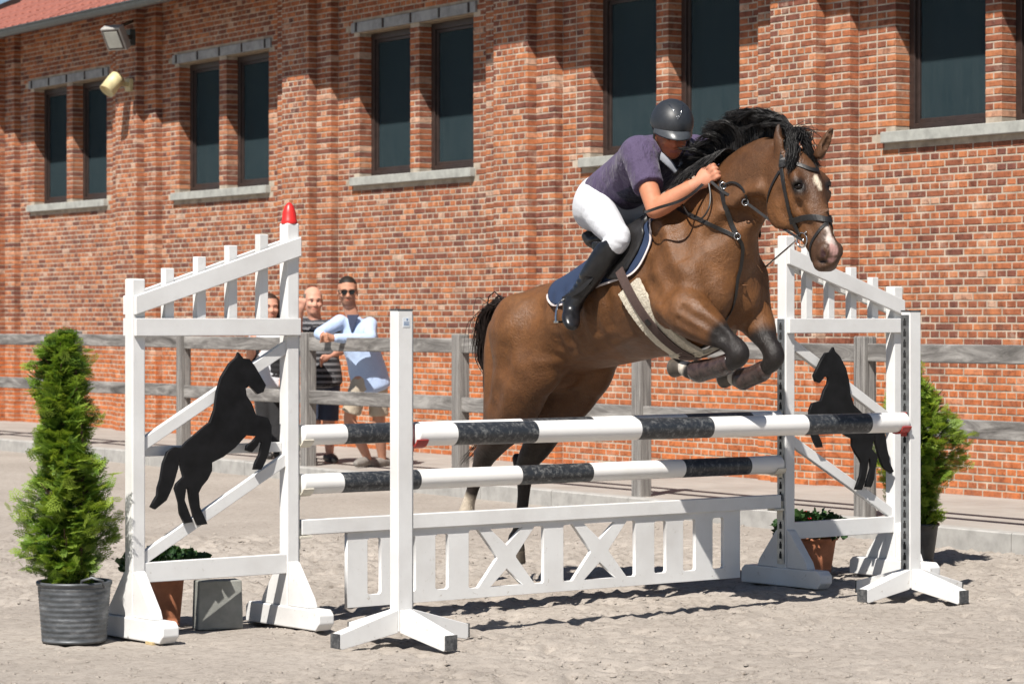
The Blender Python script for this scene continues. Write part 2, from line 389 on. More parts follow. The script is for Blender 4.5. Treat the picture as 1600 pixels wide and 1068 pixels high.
# ================================================================== pavement and kerb in front of the building
KERB = 2.25
def pave_mat():
    m, nt, b = new_mat('pavers'); t = N(nt, 'ShaderNodeTexCoord'); mp = N(nt, 'ShaderNodeMapping'); lnk(nt, t.outputs['Object'], mp.inputs['Vector'])
    mp.inputs['Rotation'].default_value = (0, 0, -math.atan2(WD.y, WD.x))
    br = N(nt, 'ShaderNodeTexBrick'); lnk(nt, mp.outputs[0], br.inputs['Vector']); br.inputs['Scale'].default_value = 1.0
    br.inputs['Brick Width'].default_value = 0.21; br.inputs['Row Height'].default_value = 0.105; br.inputs['Mortar Size'].default_value = 0.006
    br.inputs['Color1'].default_value = (0.32, 0.30, 0.28, 1); br.inputs['Color2'].default_value = (0.29, 0.265, 0.245, 1); br.inputs['Mortar'].default_value = (0.30, 0.27, 0.23, 1)
    co = objco(nt); c = mix(nt, 0.6, br.outputs[0], ramp(nt, noise(nt, 1.3, 6, 0.65, co), [(0.3, (0.72, 0.68, 0.64)), (0.65, (1.1, 1.08, 1.05))]), 'MULTIPLY')
    c = mix(nt, ramp(nt, noise(nt, 3.5, 6, 0.7, co), [(0.5, (0, 0, 0)), (0.75, (.8, .8, .8))]), c, (0.36, 0.33, 0.30))
    lnk(nt, c, b.inputs['Base Color']); b.inputs['Roughness'].default_value = 0.9; bump(nt, b, br.outputs[1], 0.3, 0.003); return m
MT['pavers'] = pave_mat()
pv = MB(); T0, T1 = -9.0, 27.0
pv.prism([W(T0, KERB - .115, PAVE - .004), W(T1, KERB - .115, PAVE - .004), W(T1, -.2, PAVE - .004), W(T0, -.2, PAVE - .004)], (0, 0, -.4))
tag(part('pavement', pv, MT['pavers']), 'pale paved walk between kerb and brick building', 'pavement', kind='structure')
kerb = thing('kerb', W(0, KERB, 0), 'grey concrete kerb along the edge of the sand arena', 'kerb'); kerb['kind'] = 'structure'
t = -8.3
while t < 22:
    k = MB(); g = 0.004; dz = (rnd.random() - .5) * .006
    k.prism([W(t + g, KERB, -.2), W(t + g, KERB - .003, PAVE + dz - .008), W(t + g, KERB - .012, PAVE + dz), W(t + g, KERB - .11, PAVE + dz), W(t + g, KERB - .11, -.2)], WD * (1.0 - 2 * g))
    part('kerb_stone', k, MT['kerb'], kerb); t += 1.0

# ================================================================== brick building
BAY, NB0 = 4.085, -1
D1, D2 = 0.086, 0.180
SILL0, SILL1, LINT0, LINT1, REV = 2.725, 2.81, 4.255, 4.355, 0.15
WTOP = 5.08; TL, TR = 20.0, -4.0
def brick_mat(kind):
    m, nt, b = new_mat('brick_' + kind)
    a = N(nt, 'ShaderNodeAttribute', attribute_name='tone')
    if kind == 'single': a.attribute_type = 'OBJECT'
    co = objco(nt)
    c = ramp(nt, a.outputs['Fac'], [(0.0, (0.140, 0.054, 0.040)), (0.16, (0.19, 0.066, 0.040)), (0.36, (0.26, 0.088, 0.044)), (0.55, (0.335, 0.115, 0.052)), (0.74, (0.41, 0.155, 0.066)), (0.9, (0.43, 0.215, 0.13)), (1.0, (0.45, 0.30, 0.22))])
    # the wall's lower metre was washed down and is a cleaner orange
    g = N(nt, 'ShaderNodeNewGeometry'); sp = N(nt, 'ShaderNodeSeparateXYZ'); lnk(nt, g.outputs['Position'], sp.inputs[0])
    nz = noise(nt, 1.1, 3, 0.6, co); ad = N(nt, 'ShaderNodeMath', operation='MULTIPLY_ADD'); lnk(nt, nz, ad.inputs[0]); ad.inputs[1].default_value = 0.5; lnk(nt, sp.outputs[2], ad.inputs[2])
    mr = N(nt, 'ShaderNodeMapRange'); mr.inputs[1].default_value = 1.42; mr.inputs[2].default_value = 1.18; lnk(nt, ad.outputs[0], mr.inputs[0])
    low = mix(nt, 0.55, c, (0.53, 0.15, 0.04)); c = mix(nt, mr.outputs[0], c, low)
    c = mix(nt, 0.9, c, ramp(nt, noise(nt, 15, 6, 0.75, co), [(0.36, (0.52, 0.48, 0.47)), (0.49, (1, 1, 1)), (0.64, (1.30, 1.30, 1.27))]), 'MULTIPLY')
    c = mix(nt, ramp(nt, noise(nt, 6, 6, 0.75, co), [(0.55, (0, 0, 0)), (0.72, (.55, .55, .55))]), c, (0.47, 0.36, 0.28))
    c = mix(nt, ramp(nt, noise(nt, 0.7, 5, 0.7, co), [(0.50, (0, 0, 0)), (0.75, (.45, .45, .45))]), c, (0.16, 0.075, 0.055))
    c = mix(nt, ramp(nt, noise(nt, 1.0, 5, 0.65, objco(nt, (3.2, 3.2, .30))), [(0.54, (0, 0, 0)), (0.72, (.55, .55, .55))]), c, (0.13, 0.062, 0.046))
    lnk(nt, c, b.inputs['Base Color']); b.inputs['Roughness'].default_value = 0.88; b.inputs['Specular IOR Level'].default_value = 0.25
    bump(nt, b, noise(nt, 60, 6, 0.7, co), 0.5, 0.006); return m
MT['brick_single'] = brick_mat('single'); MT['brick_many'] = brick_mat('many')
MT['mortar'] = plain('mortar', (0.47, 0.395, 0.31), 0.95, 0.25, 6, 0.4, 0.004)
MT['frame'] = plain('window_frame_brown', (0.040, 0.026, 0.022), 0.45, 0.2, 20, 0.08)
MT['zinc'] = plain('zinc_gutter', (0.075, 0.095, 0.10), 0.42, 0.15, 12, 0.05, metal=0.3)
MT['dark_in'] = plain('interior_dark', (0.02, 0.021, 0.022), 0.9, 0.2, 2, 0)
MT['sill'] = plain('sill_stone', (0.36, 0.365, 0.335), 0.85, 0.16, 10, 0.25, 0.004)
MT['lintel'] = plain('lintel_grey', (0.30, 0.31, 0.315), 0.6, 0.2, 9, 0.15, 0.003)
MT['lintel_under'] = plain('lintel_timber', (0.33, 0.25, 0.17), 0.8, 0.2, 12, 0.15)
def glass_mat():
    m, nt, b = new_mat('dusty_glass'); out = nt.nodes['Material Output']
    tr = N(nt, 'ShaderNodeBsdfTransparent'); tr.inputs[0].default_value = (0.25, 0.28, 0.28, 1)
    df = N(nt, 'ShaderNodeBsdfDiffuse'); gl = N(nt, 'ShaderNodeBsdfGlossy'); gl.inputs['Roughness'].default_value = 0.03; gl.inputs[0].default_value = (0.025, 0.03, 0.035, 1)
    co = objco(nt); d = noise(nt, 2.6, 7, 0.7, co); streak = noise(nt, 3.0, 5, 0.6, objco(nt, (9, 9, .7)))
    lnk(nt, mix(nt, 0.5, ramp(nt, d, [(0.3, (0.30, 0.55, 0.68)), (0.75, (0.55, 0.84, 0.96))]), ramp(nt, streak, [(0.35, (0.40, 0.62, 0.70)), (0.7, (0.66, 0.88, 0.94))])), df.inputs[0])
    m1 = N(nt, 'ShaderNodeMixShader'); m1.inputs[0].default_value = 0.06; lnk(nt, tr.outputs[0], m1.inputs[1]); lnk(nt, df.outputs[0], m1.inputs[2])
    fr = N(nt, 'ShaderNodeFresnel'); fr.inputs[0].default_value = 1.5
    m2 = N(nt, 'ShaderNodeMixShader'); lnk(nt, fr.outputs[0], m2.inputs[0]); lnk(nt, m1.outputs[0], m2.inputs[1]); lnk(nt, gl.outputs[0], m2.inputs[2])
    lnk(nt, m2.outputs[0], out.inputs['Surface']); return m
MT['glass'] = glass_mat()

bld = thing('brick_building', W(8, 0, PAVE), 'long orange brick building with paired dark windows and tiled roof', 'building')
bays = range(NB0, 5)
def bay_edges(k):
    s = BAY * k            # for the bay whose window is number 4 in the photo, k = 0
    return dict(pil=(1.83 + s, 2.13 + s, 2.70 + s, 2.98 + s), oB=(3.335 + s, 4.317 + s), oA=(4.492 + s, 5.482 + s))
def strips(z0, z1):
    """front strips (t0, t1, offset, opening_on_low_side, opening_on_high_side) of one height band"""
    win = z1 > SILL1 - .001 and z0 < LINT0 + .001; out = []
    for k in bays:
        e = bay_edges(k); p = e['pil']; nxt = p[0] + BAY
        out += [(p[0], p[1], D1, 0, 0), (p[1], p[2], D2, 0, 0), (p[2], p[3], D1, 0, 0)]
        if win:
            out += [(p[3], e['oB'][0], 0, 0, 1), (e['oB'][1], e['oA'][0], 0, 1, 1), (e['oA'][1], nxt, 0, 1, 0)]
        else: out += [(p[3], nxt, 0, 0, 0)]
    return [(max(a, TR), min(b, TL), o, l, h) for a, b, o, l, h in out if b > TR and a < TL]
wall = MB()
def slab(mb, t0, t1, z0, z1, off0, off1):
    mb.prism([W(t0, off0, z0), W(t1, off0, z0), W(t1, off1, z0), W(t0, off1, z0)], (0, 0, z1 - z0))
REC = 0.0035
for z0, z1 in ((0.0, SILL1), (SILL1, LINT0), (LINT0, WTOP)):
    for t0, t1, off, lo, hi in strips(z0 + .01, z1 - .01):
        slab(wall, t0 + (REC if (lo or off > 0) else -.02), t1 - (REC if (hi or off > 0) else -.02), z0, z1, off - REC, -0.16 if (lo or hi) else -0.25)
slab(wall, TL - .3, TL - .02, 0, WTOP, -.02, -9)      # gable end return
wallo = part('wall', wall, MT['mortar'], bld)
# bricks: English cross bond, courses of 55 mm
CH = 0.0548; JT = 0.0105
bricks = []
nrow = int((WTOP - 0.0) / CH)
for row in range(nrow):
    z0 = row * CH + .004; z1 = z0 + CH - JT
    if z1 < 0.1: continue
    if z0 < SILL1 + .02 and z1 > SILL1 - .004: zz = (z0, z1)
    for t0, t1, off, lo, hi in strips(max(z0, 0), z1):
        if (SILL0 - .004 < z1 and z0 < SILL1 + .002) and off == 0: 
            pass
        L = 0.2055 if row % 2 == 0 else 0.1030
        ph = 0.0 if row % 2 == 0 else 0.05
        if row % 4 == 2: ph = 0.1028
        w = t1 - t0; nb = max(1, round(w / L))
        x = t0 - ph * (0 if w < .5 else 1)
        step = L if w > .7 else w / nb
        while x < t1 - .012:
            a, b = max(x, t0), min(x + step, t1); x += step
            if b - a < 0.03: continue
            ea = a <= t0 + 1e-6; eb = b >= t1 - 1e-6
            dep = REV + .01 if ((ea and lo) or (eb and hi)) else (off if off else .03) + .03
            bricks.append((a + (0 if (ea and (off or lo)) else JT / 2), b - (0 if (eb and (off or hi)) else JT / 2), z0, z1, off, dep))
# skip bricks hidden in sills and lintels
def clear(b):
    a, c, z0, z1, off, dep = b
    if off > 0: return True
    for k in bays:
        e = bay_edges(k); lo_, hi_ = e['oB'][0] - .03, e['oA'][1] + .11
        if c > lo_ and a < hi_ and ((z1 > SILL0 and z0 < SILL1) or (z1 > LINT0 and z0 < LINT1)): return False
    return True
bricks = [b for b in bricks if clear(b)]
def brick_geo(b, seedr):
    a, c, z0, z1, off, dep = b
    j = lambda s: (seedr.random() - .5) * s
    o = off + j(.0025) ; a += abs(j(.004)); c -= abs(j(.004)); z0 += abs(j(.003)); z1 -= abs(j(.003)); cz = .0035
    f0 = [W(a + cz, o, z0 + cz), W(c - cz, o + j(.002), z0 + cz), W(c - cz, o, z1 - cz), W(a + cz, o + j(.002), z1 - cz)]
    m0 = [W(a, o - cz, z0), W(c, o - cz, z0), W(c, o - cz, z1), W(a, o - cz, z1)]
    bk = [W(a, o - dep, z0), W(c, o - dep, z0), W(c, o - dep, z1), W(a, o - dep, z1)]
    V_ = f0 + m0 + bk
    Fq = [(0, 1, 2, 3)]
    for i in range(4):
        k = (i + 1) % 4; Fq += [(i, i + 4, k + 4, k), (i + 4, i + 8, k + 8, k + 4)]
    return V_, Fq
br = random.Random(5)
def brick_tone():
    x = br.random()
    return min(1, max(0, br.gauss(.50, .17))) if x < .66 else (br.random() * .34 if x < .93 else .74 + br.random() * .26)
sc_ = []
for i, b in enumerate(bricks):
    p = W((b[0] + b[1]) / 2, b[4], (b[2] + b[3]) / 2); px, py = to_px(p)
    vis = 8 < px < 1596 and 4 < py < 535 and p.z > 1.3 and not (850 < px < 1330 and py > 150) and not (1200 < px < 1405 and py > 340)
    sc_.append(((b[1] - b[0]) * (F / p.y) ** 2 if vis and b[1] - b[0] > .08 else 0, i))
singles = set(i for s_, i in sorted(sc_, reverse=True)[:300])
many = MB(); tones = []; wsing = []
for i, b in enumerate(bricks):
    vs, fs = brick_geo(b, br); tn = brick_tone()
    if i in singles:
        c = W((b[0] + b[1]) / 2, b[4], (b[2] + b[3]) / 2); m_ = MB(); m_.add(vs, fs)
        o = link_obj('brick', m_.mesh('brick'), MT['brick_single'], wallo); o['tone'] = tn
        o.matrix_parent_inverse = bld.matrix_basis.inverted()
        wsing.append(o)
    else: many.add(vs, fs); tones += [tn] * 12
bo = link_obj('brick_courses', many.mesh('brick_courses'), MT['brick_many'], wallo); bo.matrix_parent_inverse = bld.matrix_basis.inverted(); bo['kind'] = 'stuff'
for o in wsing + [bo]: o.matrix_parent_inverse = Matrix.Identity(4)
ta = bo.data.attributes.new('tone', 'FLOAT', 'POINT'); ta.data.foreach_set('value', np.array(tones, np.float32))
# windows
for k in bays:
    e = bay_edges(k)
    if e['oB'][0] > TL: continue
    s0, s1 = e['oB'][0] - .03, e['oA'][1] + .115
    m_ = MB(); slab(m_, s0, s1, SILL0, SILL1, 0.055, -.2); part('window_sill', m_, MT['sill'], bld, bevel=.006)
    m_ = MB(); slab(m_, s0 - .04, s1 + .02, LINT0, LINT1, 0.022, -.01); lo_ = part('lintel', m_, MT['lintel'], bld, bevel=.004)
    m_ = MB(); slab(m_, s0, s1, LINT0 - .012, LINT0 - .001, -.012, -.2); o = part('lintel_board', m_, MT['lintel_under'], bld)
    for q in range(5):                                   # cramps on the face of the lintel
        tt = s0 + .06 + (s1 - s0 - .16) * q / 4; m_ = MB(); slab(m_, tt, tt + .022, LINT0 + .004, LINT1 - .004, .034, .02)
        o = part('cramp', m_, MT['frame'], lo_); o.matrix_parent_inverse = Matrix.Identity(4)
    for (a, b) in (e['oB'], e['oA']):
        zt = LINT0 - .012; zb = SILL1; fw = 0.062; m_ = MB()
        for (x0, x1, y0, y1) in ((a, a + fw, zb, zt), (b - fw, b, zb, zt), (a + fw, b - fw, zb, zb + fw), (a + fw, b - fw, zt - fw, zt)): slab(m_, x0, x1, y0, y1, -REV + .015, -REV - .06)
        for (x0, x1, y0, y1) in ((a + fw, a + fw + .03, zb + fw, zt - fw), (b - fw - .03, b - fw, zb + fw, zt - fw), (a + fw + .03, b - fw - .03, zb + fw, zb + fw + .035), (a + fw + .03, b - fw - .03, zt - fw - .03, zt - fw)): slab(m_, x0, x1, y0, y1, -REV - .008, -REV - .05)
        wo = part('window', m_, MT['frame'], bld, bevel=.004)
        m_ = MB(); slab(m_, a + fw + .02, b - fw - .02, zb + fw + .02, zt - fw - .02, -REV - .026, -REV - .032)
        o = part('pane', m_, MT['glass'], wo); o.matrix_parent_inverse = Matrix.Identity(4)
# dark hall behind the panes, with two strip lights on
m_ = MB(); zi0, zi1 = 0.3, 5.2
for (t0, t1, o0, o1, z0, z1) in ((TR, TL - .3, -8.0, -8.1, zi0, zi1), (TR, TL - .3, -.26, -8, zi0 - .1, zi0), (TR, TL - .3, -.26, -8, zi1, zi1 + .1), (TR - .1, TR, -.0, -8.1, zi0, zi1)): slab(m_, t0, t1, z0, z1, o0, o1)
part('interior', m_, MT['dark_in'], bld)
mt_, nt, b = new_mat('strip_light'); b.inputs['Emission Color'].default_value = (1, .86, .58, 1); b.inputs['Emission Strength'].default_value = 1.6; b.inputs['Base Color'].default_value = (.8, .75, .6, 1); MT['striplight'] = mt_
for px, py, l in ((1140, 83, .9), (1515, 36, .9), (1595, 28, .9)):
    Y0 = 24.2 if px < 1200 else 21.6; p = at(px, py, Y0 + 1.5); m_ = MB(); m_.beam(p - WD * l / 2, p + WD * l / 2, ZV, .05, .045); part('strip_light', m_, MT['striplight'], bld)
# roof: gutter, boards, tiles
PITCH = R(25); GO, GZ0 = 0.715, 4.862
def RF(t, w, h=0.0): return W(t, GO - w, GZ0 + w * math.tan(PITCH)) + (WN * math.sin(PITCH) + ZV * math.cos(PITCH)) * h
m_ = MB(); m_.prism([RF(TR - 2, 0.02, -.03), RF(TL + .02, 0.02, -.03), RF(TL + .02, 6.2, -.03), RF(TR - 2, 6.2, -.03)], (0, 0, -.02))
m_.prism([RF(TR - 2, 6.2, -.03), RF(TL + .02, 6.2, -.03), W(TL + .02, GO - 12, GZ0), W(TR - 2, GO - 12, GZ0)], (0, 0, -.06))
MT['tile'] = plain('roof_tile', (0.27, 0.088, 0.062), 0.8, 0.3, 9, 0.25, 0.004, dark=(0.13, 0.05, 0.04))
roof = part('roof', m_, MT['tile'], bld)
m_ = MB(); prof = [(-.075 + .075 * math.cos(a), .0 + .075 * math.sin(a)) for a in [math.pi + math.pi * i / 10 for i in range(11)]]
g0 = [W(TR - 2, GO + .09 + x, 4.862 + y) for x, y in prof]; m_.add(g0 + [p + WD * (TL + 2.1 - TR) for p in g0], [(i, i + 1, i + 12, i + 11) for i in range(10)])
m_.tube([W(TR - 2, GO + .09, 4.866), W(TL + .1, GO + .09, 4.866)], .011, 6)
part('gutter', m_, MT['zinc'], bld, smooth=True)
tm = MB(); TWd, TLn = 0.225, 0.30; cs = 8
row0 = [(-TWd / 2 + TWd * i / cs, .028 * math.sin(2 * math.pi * i / cs + .6) + .012) for i in range(cs + 1)]
vs = []
for w_, hh in ((0, .02), (TLn + .03, 0)):
    for x, h in row0: vs.append(WD * x - WN * (w_ * math.cos(PITCH)) + ZV * (w_ * math.sin(PITCH)) + (WN * math.sin(PITCH) + ZV * math.cos(PITCH)) * (h + hh))
for x, h in row0: vs.append(WD * x + (WN * math.sin(PITCH) + ZV * math.cos(PITCH)) * (h - .004))
tm.add(vs, [(i, i + 1, i + cs + 2, i + cs + 1) for i in range(cs)] + [(i, i + 2 * cs + 2, i + 2 * cs + 3, i + 1) for i in range(cs)])
tmesh = tm.mesh('roof_tile'); tmesh.materials.append(MT['tile']); tmesh.shade_smooth()
cells = [(t_, r_) for r_ in range(8) for t_ in np.arange(TL - TWd / 2, 11.2 + r_ * 0.35, -TWd)]
for (t_, r_) in cells[:298]:
    o = bpy.data.objects.new('roof_tile', tmesh); col.objects.link(o); o.parent = roof
    o.location = RF(t_, 0.0 + r_ * TLn) + ZV * (rnd.random() * .006)
m_ = MB()
for r_ in range(8, 20):
    for t_ in np.arange(TL - TWd / 2, 12.0, -TWd): m_.add([Vector(v) + RF(t_, r_ * TLn) for v in tm.v], tm.f)
for r_ in range(0, 8):
    for t_ in np.arange(10.9 + r_ * .35, 9.0, -TWd): m_.add([Vector(v) + RF(t_, r_ * TLn) for v in tm.v], tm.f)
o = part('tile_courses', m_, MT['tile'], roof, smooth=True); o.matrix_parent_inverse = Matrix.Identity(4); o['kind'] = 'stuff'
m_ = MB(); m_.beam(RF(TL + .03, -.02, .03), RF(TL + .03, 6.2, .03), WD, .06, .16); o = part('verge_board', m_, MT['frame'], roof); o.matrix_parent_inverse = Matrix.Identity(4)

# floodlight and cylinder lamp on the pilaster
fl = thing('floodlight', W(14.6, D2, 4.55), 'grey square floodlight bracketed high on the brick pier', 'floodlight')
c = at_W(181, 59, D2 + .42); fd = Vector((-.45, -.75, -.55)).normalized(); fx = fd.cross(ZV).normalized(); fy = fx.cross(fd)
MT['flood_body'] = plain('floodlight_body', (0.36, 0.35, 0.33), 0.5, .1, 20, .05); MT['flood_glass'] = plain('floodlight_glass', (0.40, 0.41, 0.37), 0.15, .1, 8, 0)
m_ = MB(); m_.box(c, fx, fy, fd, .135, .14, .05); part('housing', m_, MT['flood_body'], fl, bevel=.012)
m_ = MB(); m_.box(c + fd * .05, fx, fy, fd, .115, .12, .006); part('lens_rim', m_, MT['frame'], fl)
m_ = MB(); m_.box(c + fd * .055, fx, fy, fd, .095, .1, .006); part('lens', m_, MT['flood_glass'], fl)
m_ = MB(); wp = W(14.5, D2 + .0, c.z + .06); m_.beam(c - fd * .04, wp, ZV, .05, .05); m_.box(wp + WN * .03, WD, WN, ZV, .09, .035, .09); m_.beam(c - fd * .03 + ZV * .1, W(14.5, D2, c.z + .25), ZV, .03, .03); part('bracket', m_, MT['zinc'], fl)
yl = thing('wall_lamp', W(14.8, D2, 4.1), 'pale yellow cylinder lamp tilted down on a wall arm', 'lamp')
MT['yellow'] = plain('yellow_lamp', (0.62, 0.54, 0.30), 0.5, .12, 14, .05)
c = at_W(176, 131, D2 + .24); ad = Vector((-.42, -.35, -.62)).normalized()
m_ = MB(); m_.lathe(c, [(0, -.13), (.05, -.13), (.085, -.11), (.092, -.06), (.092, .12), (.085, .12), (.08, .09), (0, .085)], 24, ad); part('shade', m_, MT['yellow'], yl, smooth=True)
m_ = MB(); wp = W(14.55, D2, c.z - .0); m_.beam(c - ad * .02, wp, ZV, .05, .04); m_.box(wp + WN * .015, WD, WN, ZV, .07, .02, .07); part('arm', m_, MT['yellow'], yl)

# ================================================================== post and rail fence on the pavement edge
FO = KERB - 0.17
fence = thing('rail_fence', W(5, FO, PAVE), 'weathered grey timber post and rail fence along the pavement', 'fence')
posts = [-3.24, -0.74, 1.77, 4.27, 6.81, 9.28, 11.78, 14.28, 16.8, 19.3]
for t in posts:
    m_ = MB(); pw = .055; zt = 1.335 + (rnd.random() - .5) * .02
    m_.prism([W(t - pw, FO + pw, PAVE - .05), W(t + pw, FO + pw, PAVE - .05), W(t + pw, FO - pw, PAVE - .05), W(t - pw, FO - pw, PAVE - .05)], (0, 0, zt - PAVE))
    c = len(m_.v); tip = W(t, FO, zt + .0)
    o = part('post', m_, MT['greywood'], fence, bevel=.012); uv_along(o, ZV)
for i in range(len(posts) - 1):
    for zc in (1.183, 0.718):
        m_ = MB(); z0 = zc + (rnd.random() - .5) * .014; z1 = zc + (rnd.random() - .5) * .014
        m_.beam(W(posts[i] + .04, FO, z0), W(posts[i + 1] - .04, FO, z1), WN, .045, .118); o = part('rail', m_, MT['greywood'], fence, bevel=.008); uv_along(o, WD)
# ================================================================== the jump: two wings, two front standards, three poles, a gate
AR, WW = 3.127, 0.81            # distance between the tall posts, width of a wing
PW = 0.066
def jbeam(p0, p1, w, h):        # w across the wing's plane (b), h in it
    m = MB(); m.beam(J(*p0), J(*p1), VJ, w, h); return m
SIL = [(375.7,551),(383,560),(392.6,561),(401,572),(409,586),(418,601.5),(414.5,611.7),(406,615),(392.6,601.5),(386.5,606.6),(388,618),(396,630),(402.7,648.7),(421,652),(427,665),(426,692),(421.6,710),(416,724),(411,733),(400,733),(402,724),(409,710),(413,692),(409,687),(405.5,695.6),(396.7,706),(387.8,702.7),(389.5,695.6),(398,690),(405.5,681),(387.8,679.6),(370,699),(352,713),(334,722),(334,735),(327,749),(318,760),(313,770),(315,792),(322,807.7),(326.5,818),(313,820),(306,806),(300.6,784.6),(297,761),(293.5,763),(291,781),(298.8,802),(303.4,815),(291.7,817),(284.6,802),(282.8,784.6),(276.7,763),(279,756),(290,745),(284.6,724),(282.8,713),(281,731),(274,756),(268,770),(263,781),(253,789),(245.4,795),(239,791.7),(244,782),(249,774),(250,762),(254,749),(258,724),(265,706),(275.7,698.4),(286,700),(295,690),(309.5,678),(322,667),(331,660),(338.6,640),(342,613),(348.7,590),(362,568),(373,558)]
sil_az = []
for (x, y) in SIL:
    p = at_J(x, y, 0.062); sil_az.append(((p - OJ).dot(UJ), p.z))
def curve_plate(name, loops, org, ux, uz, thick, mat, parent):
    cu = bpy.data.curves.new(name, 'CURVE'); cu.dimensions = '2D'; cu.fill_mode = 'BOTH'; cu.extrude = thick / 2; cu.bevel_depth = 0.0015; cu.bevel_resolution = 1
    for lp in loops:
        sp = cu.splines.new('POLY'); sp.points.add(len(lp) - 1); sp.use_cyclic_u = True
        for q, (x, z) in zip(sp.points, lp): q.co = (x, z, 0, 1)
    tmp = bpy.data.objects.new(name, cu); col.objects.link(tmp); dg = bpy.context.evaluated_depsgraph_get(); dg.update()
    me = bpy.data.meshes.new_from_object(tmp.evaluated_get(dg)); bpy.data.objects.remove(tmp); bpy.data.curves.remove(cu)
    ux, uz = Vector(ux), Vector(uz); un = ux.cross(uz)
    M = Matrix(((ux.x, uz.x, un.x, org.x), (ux.y, uz.y, un.y, org.y), (ux.z, uz.z, un.z, org.z), (0, 0, 0, 1))); me.transform(M)
    me.materials.clear(); return link_obj(name, me, mat, parent)
def wing(base, s, label, red):
    """base: a of the tall post; s: -1 when the wing runs to the left of it, +1 to the right"""
    A = lambda x: base + s * x                     # x = 0 tall post ... WW short post
    root = thing('jump_wing', J(A(WW / 2), 0, 0), label, 'jump wing', 'wings of the jump')
    for x, zt in ((0, 1.835), (WW, 1.575)):
        m = MB(); m.beam(J(A(x), 0, .09), J(A(x), 0, zt), VJ, PW, PW); part('post', m, MT['white'], root, bevel=.006)
        m = MB(); m.prism([J(A(x) - .042, -.30, .004), J(A(x) - .042, .27, .004), J(A(x) - .042, .30, .035), J(A(x) - .042, .30, .075), J(A(x) - .042, .275, .098), J(A(x) - .042, -.275, .098), J(A(x) - .042, -.30, .075)], UJ * .084)
        part('foot', m, MT['white'], root, bevel=.006)
        for sg in (-1, 1):
            m = MB(); m.prism([J(A(x) - .028, sg * .034, .099), J(A(x) - .028, sg * .19, .099), J(A(x) - .028, sg * .175, .135), J(A(x) - .028, sg * .05, .29), J(A(x) - .028, sg * .034, .30)], UJ * .056); part('gusset', m, MT['white'], root, bevel=.003)
    fb = PW / 2 + .0125
    m = jbeam((A(-.028), fb, 1.364), (A(WW + .028), fb, 1.364), .022, .078); part('board', m, MT['white'], root, bevel=.003)
    m = jbeam((A(-.028), -fb, 1.364), (A(WW + .028), -fb, 1.364), .022, .078); part('board', m, MT['white'], root, bevel=.003)
    for sg in (1, -1):
        m = MB(); m.prism([J(A(-.03), sg * fb - .011, 1.773), J(A(WW + .028), sg * fb - .011, 1.500), J(A(WW + .028), sg * fb - .011, 1.418), J(A(-.03), sg * fb - .011, 1.686)], VJ * .022); part('sloping_board', m, MT['white'], root, bevel=.003)
    for i in range(4):
        x = .15 + .165 * i; zt = 1.795 - x * .32 + .035
        m = jbeam((A(x), 0, 1.325), (A(x), 0, zt), .04, .046); part('picket', m, MT['white'], root, bevel=.003)
    m = jbeam((A(PW / 2), .012, .29), (A(WW - PW / 2), .012, .29), .034, .088); part('bottom_rail', m, MT['white'], root, bevel=.003)
    m = jbeam((A(PW / 2), -.02, .818), (A(WW - PW / 2), -.02, .818), .02, .044); part('middle_rail', m, MT['white'], root, bevel=.003)
    m = jbeam((A(PW / 2 - .012), .005, 1.275), (A(WW - PW / 2 + .01), .005, .845), .03, .052); part('brace', m, MT['white'], root, bevel=.003)
    m = jbeam((A(PW / 2 - .01), .005, .765), (A(WW - PW / 2 + .01), .005, .345), .03, .052); part('brace', m, MT['white'], root, bevel=.003)
    loop = [((a if s < 0 else -a), z) for a, z in sil_az]
    o = curve_plate('horse_cutout', [loop if s < 0 else loop[::-1]], J(base, .040, 0), UJ, ZV, .014, MT['black_board'], root)
    tr = MB(); sd = -s; tr.beam(J(base + sd * (PW / 2 + .004), 0, .12), J(base + sd * (PW / 2 + .004), 0, 1.40), UJ, .006, .05)
    tk = part('keyhole_track', tr, MT['galv'], root)
    sl = MB()
    for i in range(24):
        z = .16 + i * .052; sl.box(J(base + sd * (PW / 2 + .0072), 0, z), UJ, VJ, ZV, .0012, .0085, .013); sl.box(J(base + sd * (PW / 2 + .0072), .0, z + .017), UJ, VJ, ZV, .001, .005, .008)
    o = part('keyholes', sl, MT['slot'], tk); o.matrix_parent_inverse = Matrix.Identity(4)
    return root
wl = wing(0.0, -1, 'white wing with black horse cutout beside the zinc potted conifer', True)
wr = wing(AR, 1, 'white wing with black horse cutout below the horse\'s head', False)
# red marker cap on the tall post of the wing nearer the potted conifer
m = MB(); m.lathe(J(0, 0, 1.832), [(.036, 0), (.038, .012), (.033, .02), (.031, .05), (.020, .082), (.008, .096), (0, .098)], 20); rc_ = part('marker_cap', m, MT['red'], None, smooth=True)
tag(rc_, 'red plastic marker cap on top of the tall white post', 'marker')
m = MB(); m.box(J(-WW, .2, .003) - UJ * .0, UJ, VJ, ZV, .05, .03, .006); 
MT['shim'] = plain('raw_wood', (0.5, 0.38, 0.2), .8, .1, 30, .1); tag(part('wooden_shim', m, MT['shim']), 'small raw wooden shim under the end of a wing foot', 'shim')

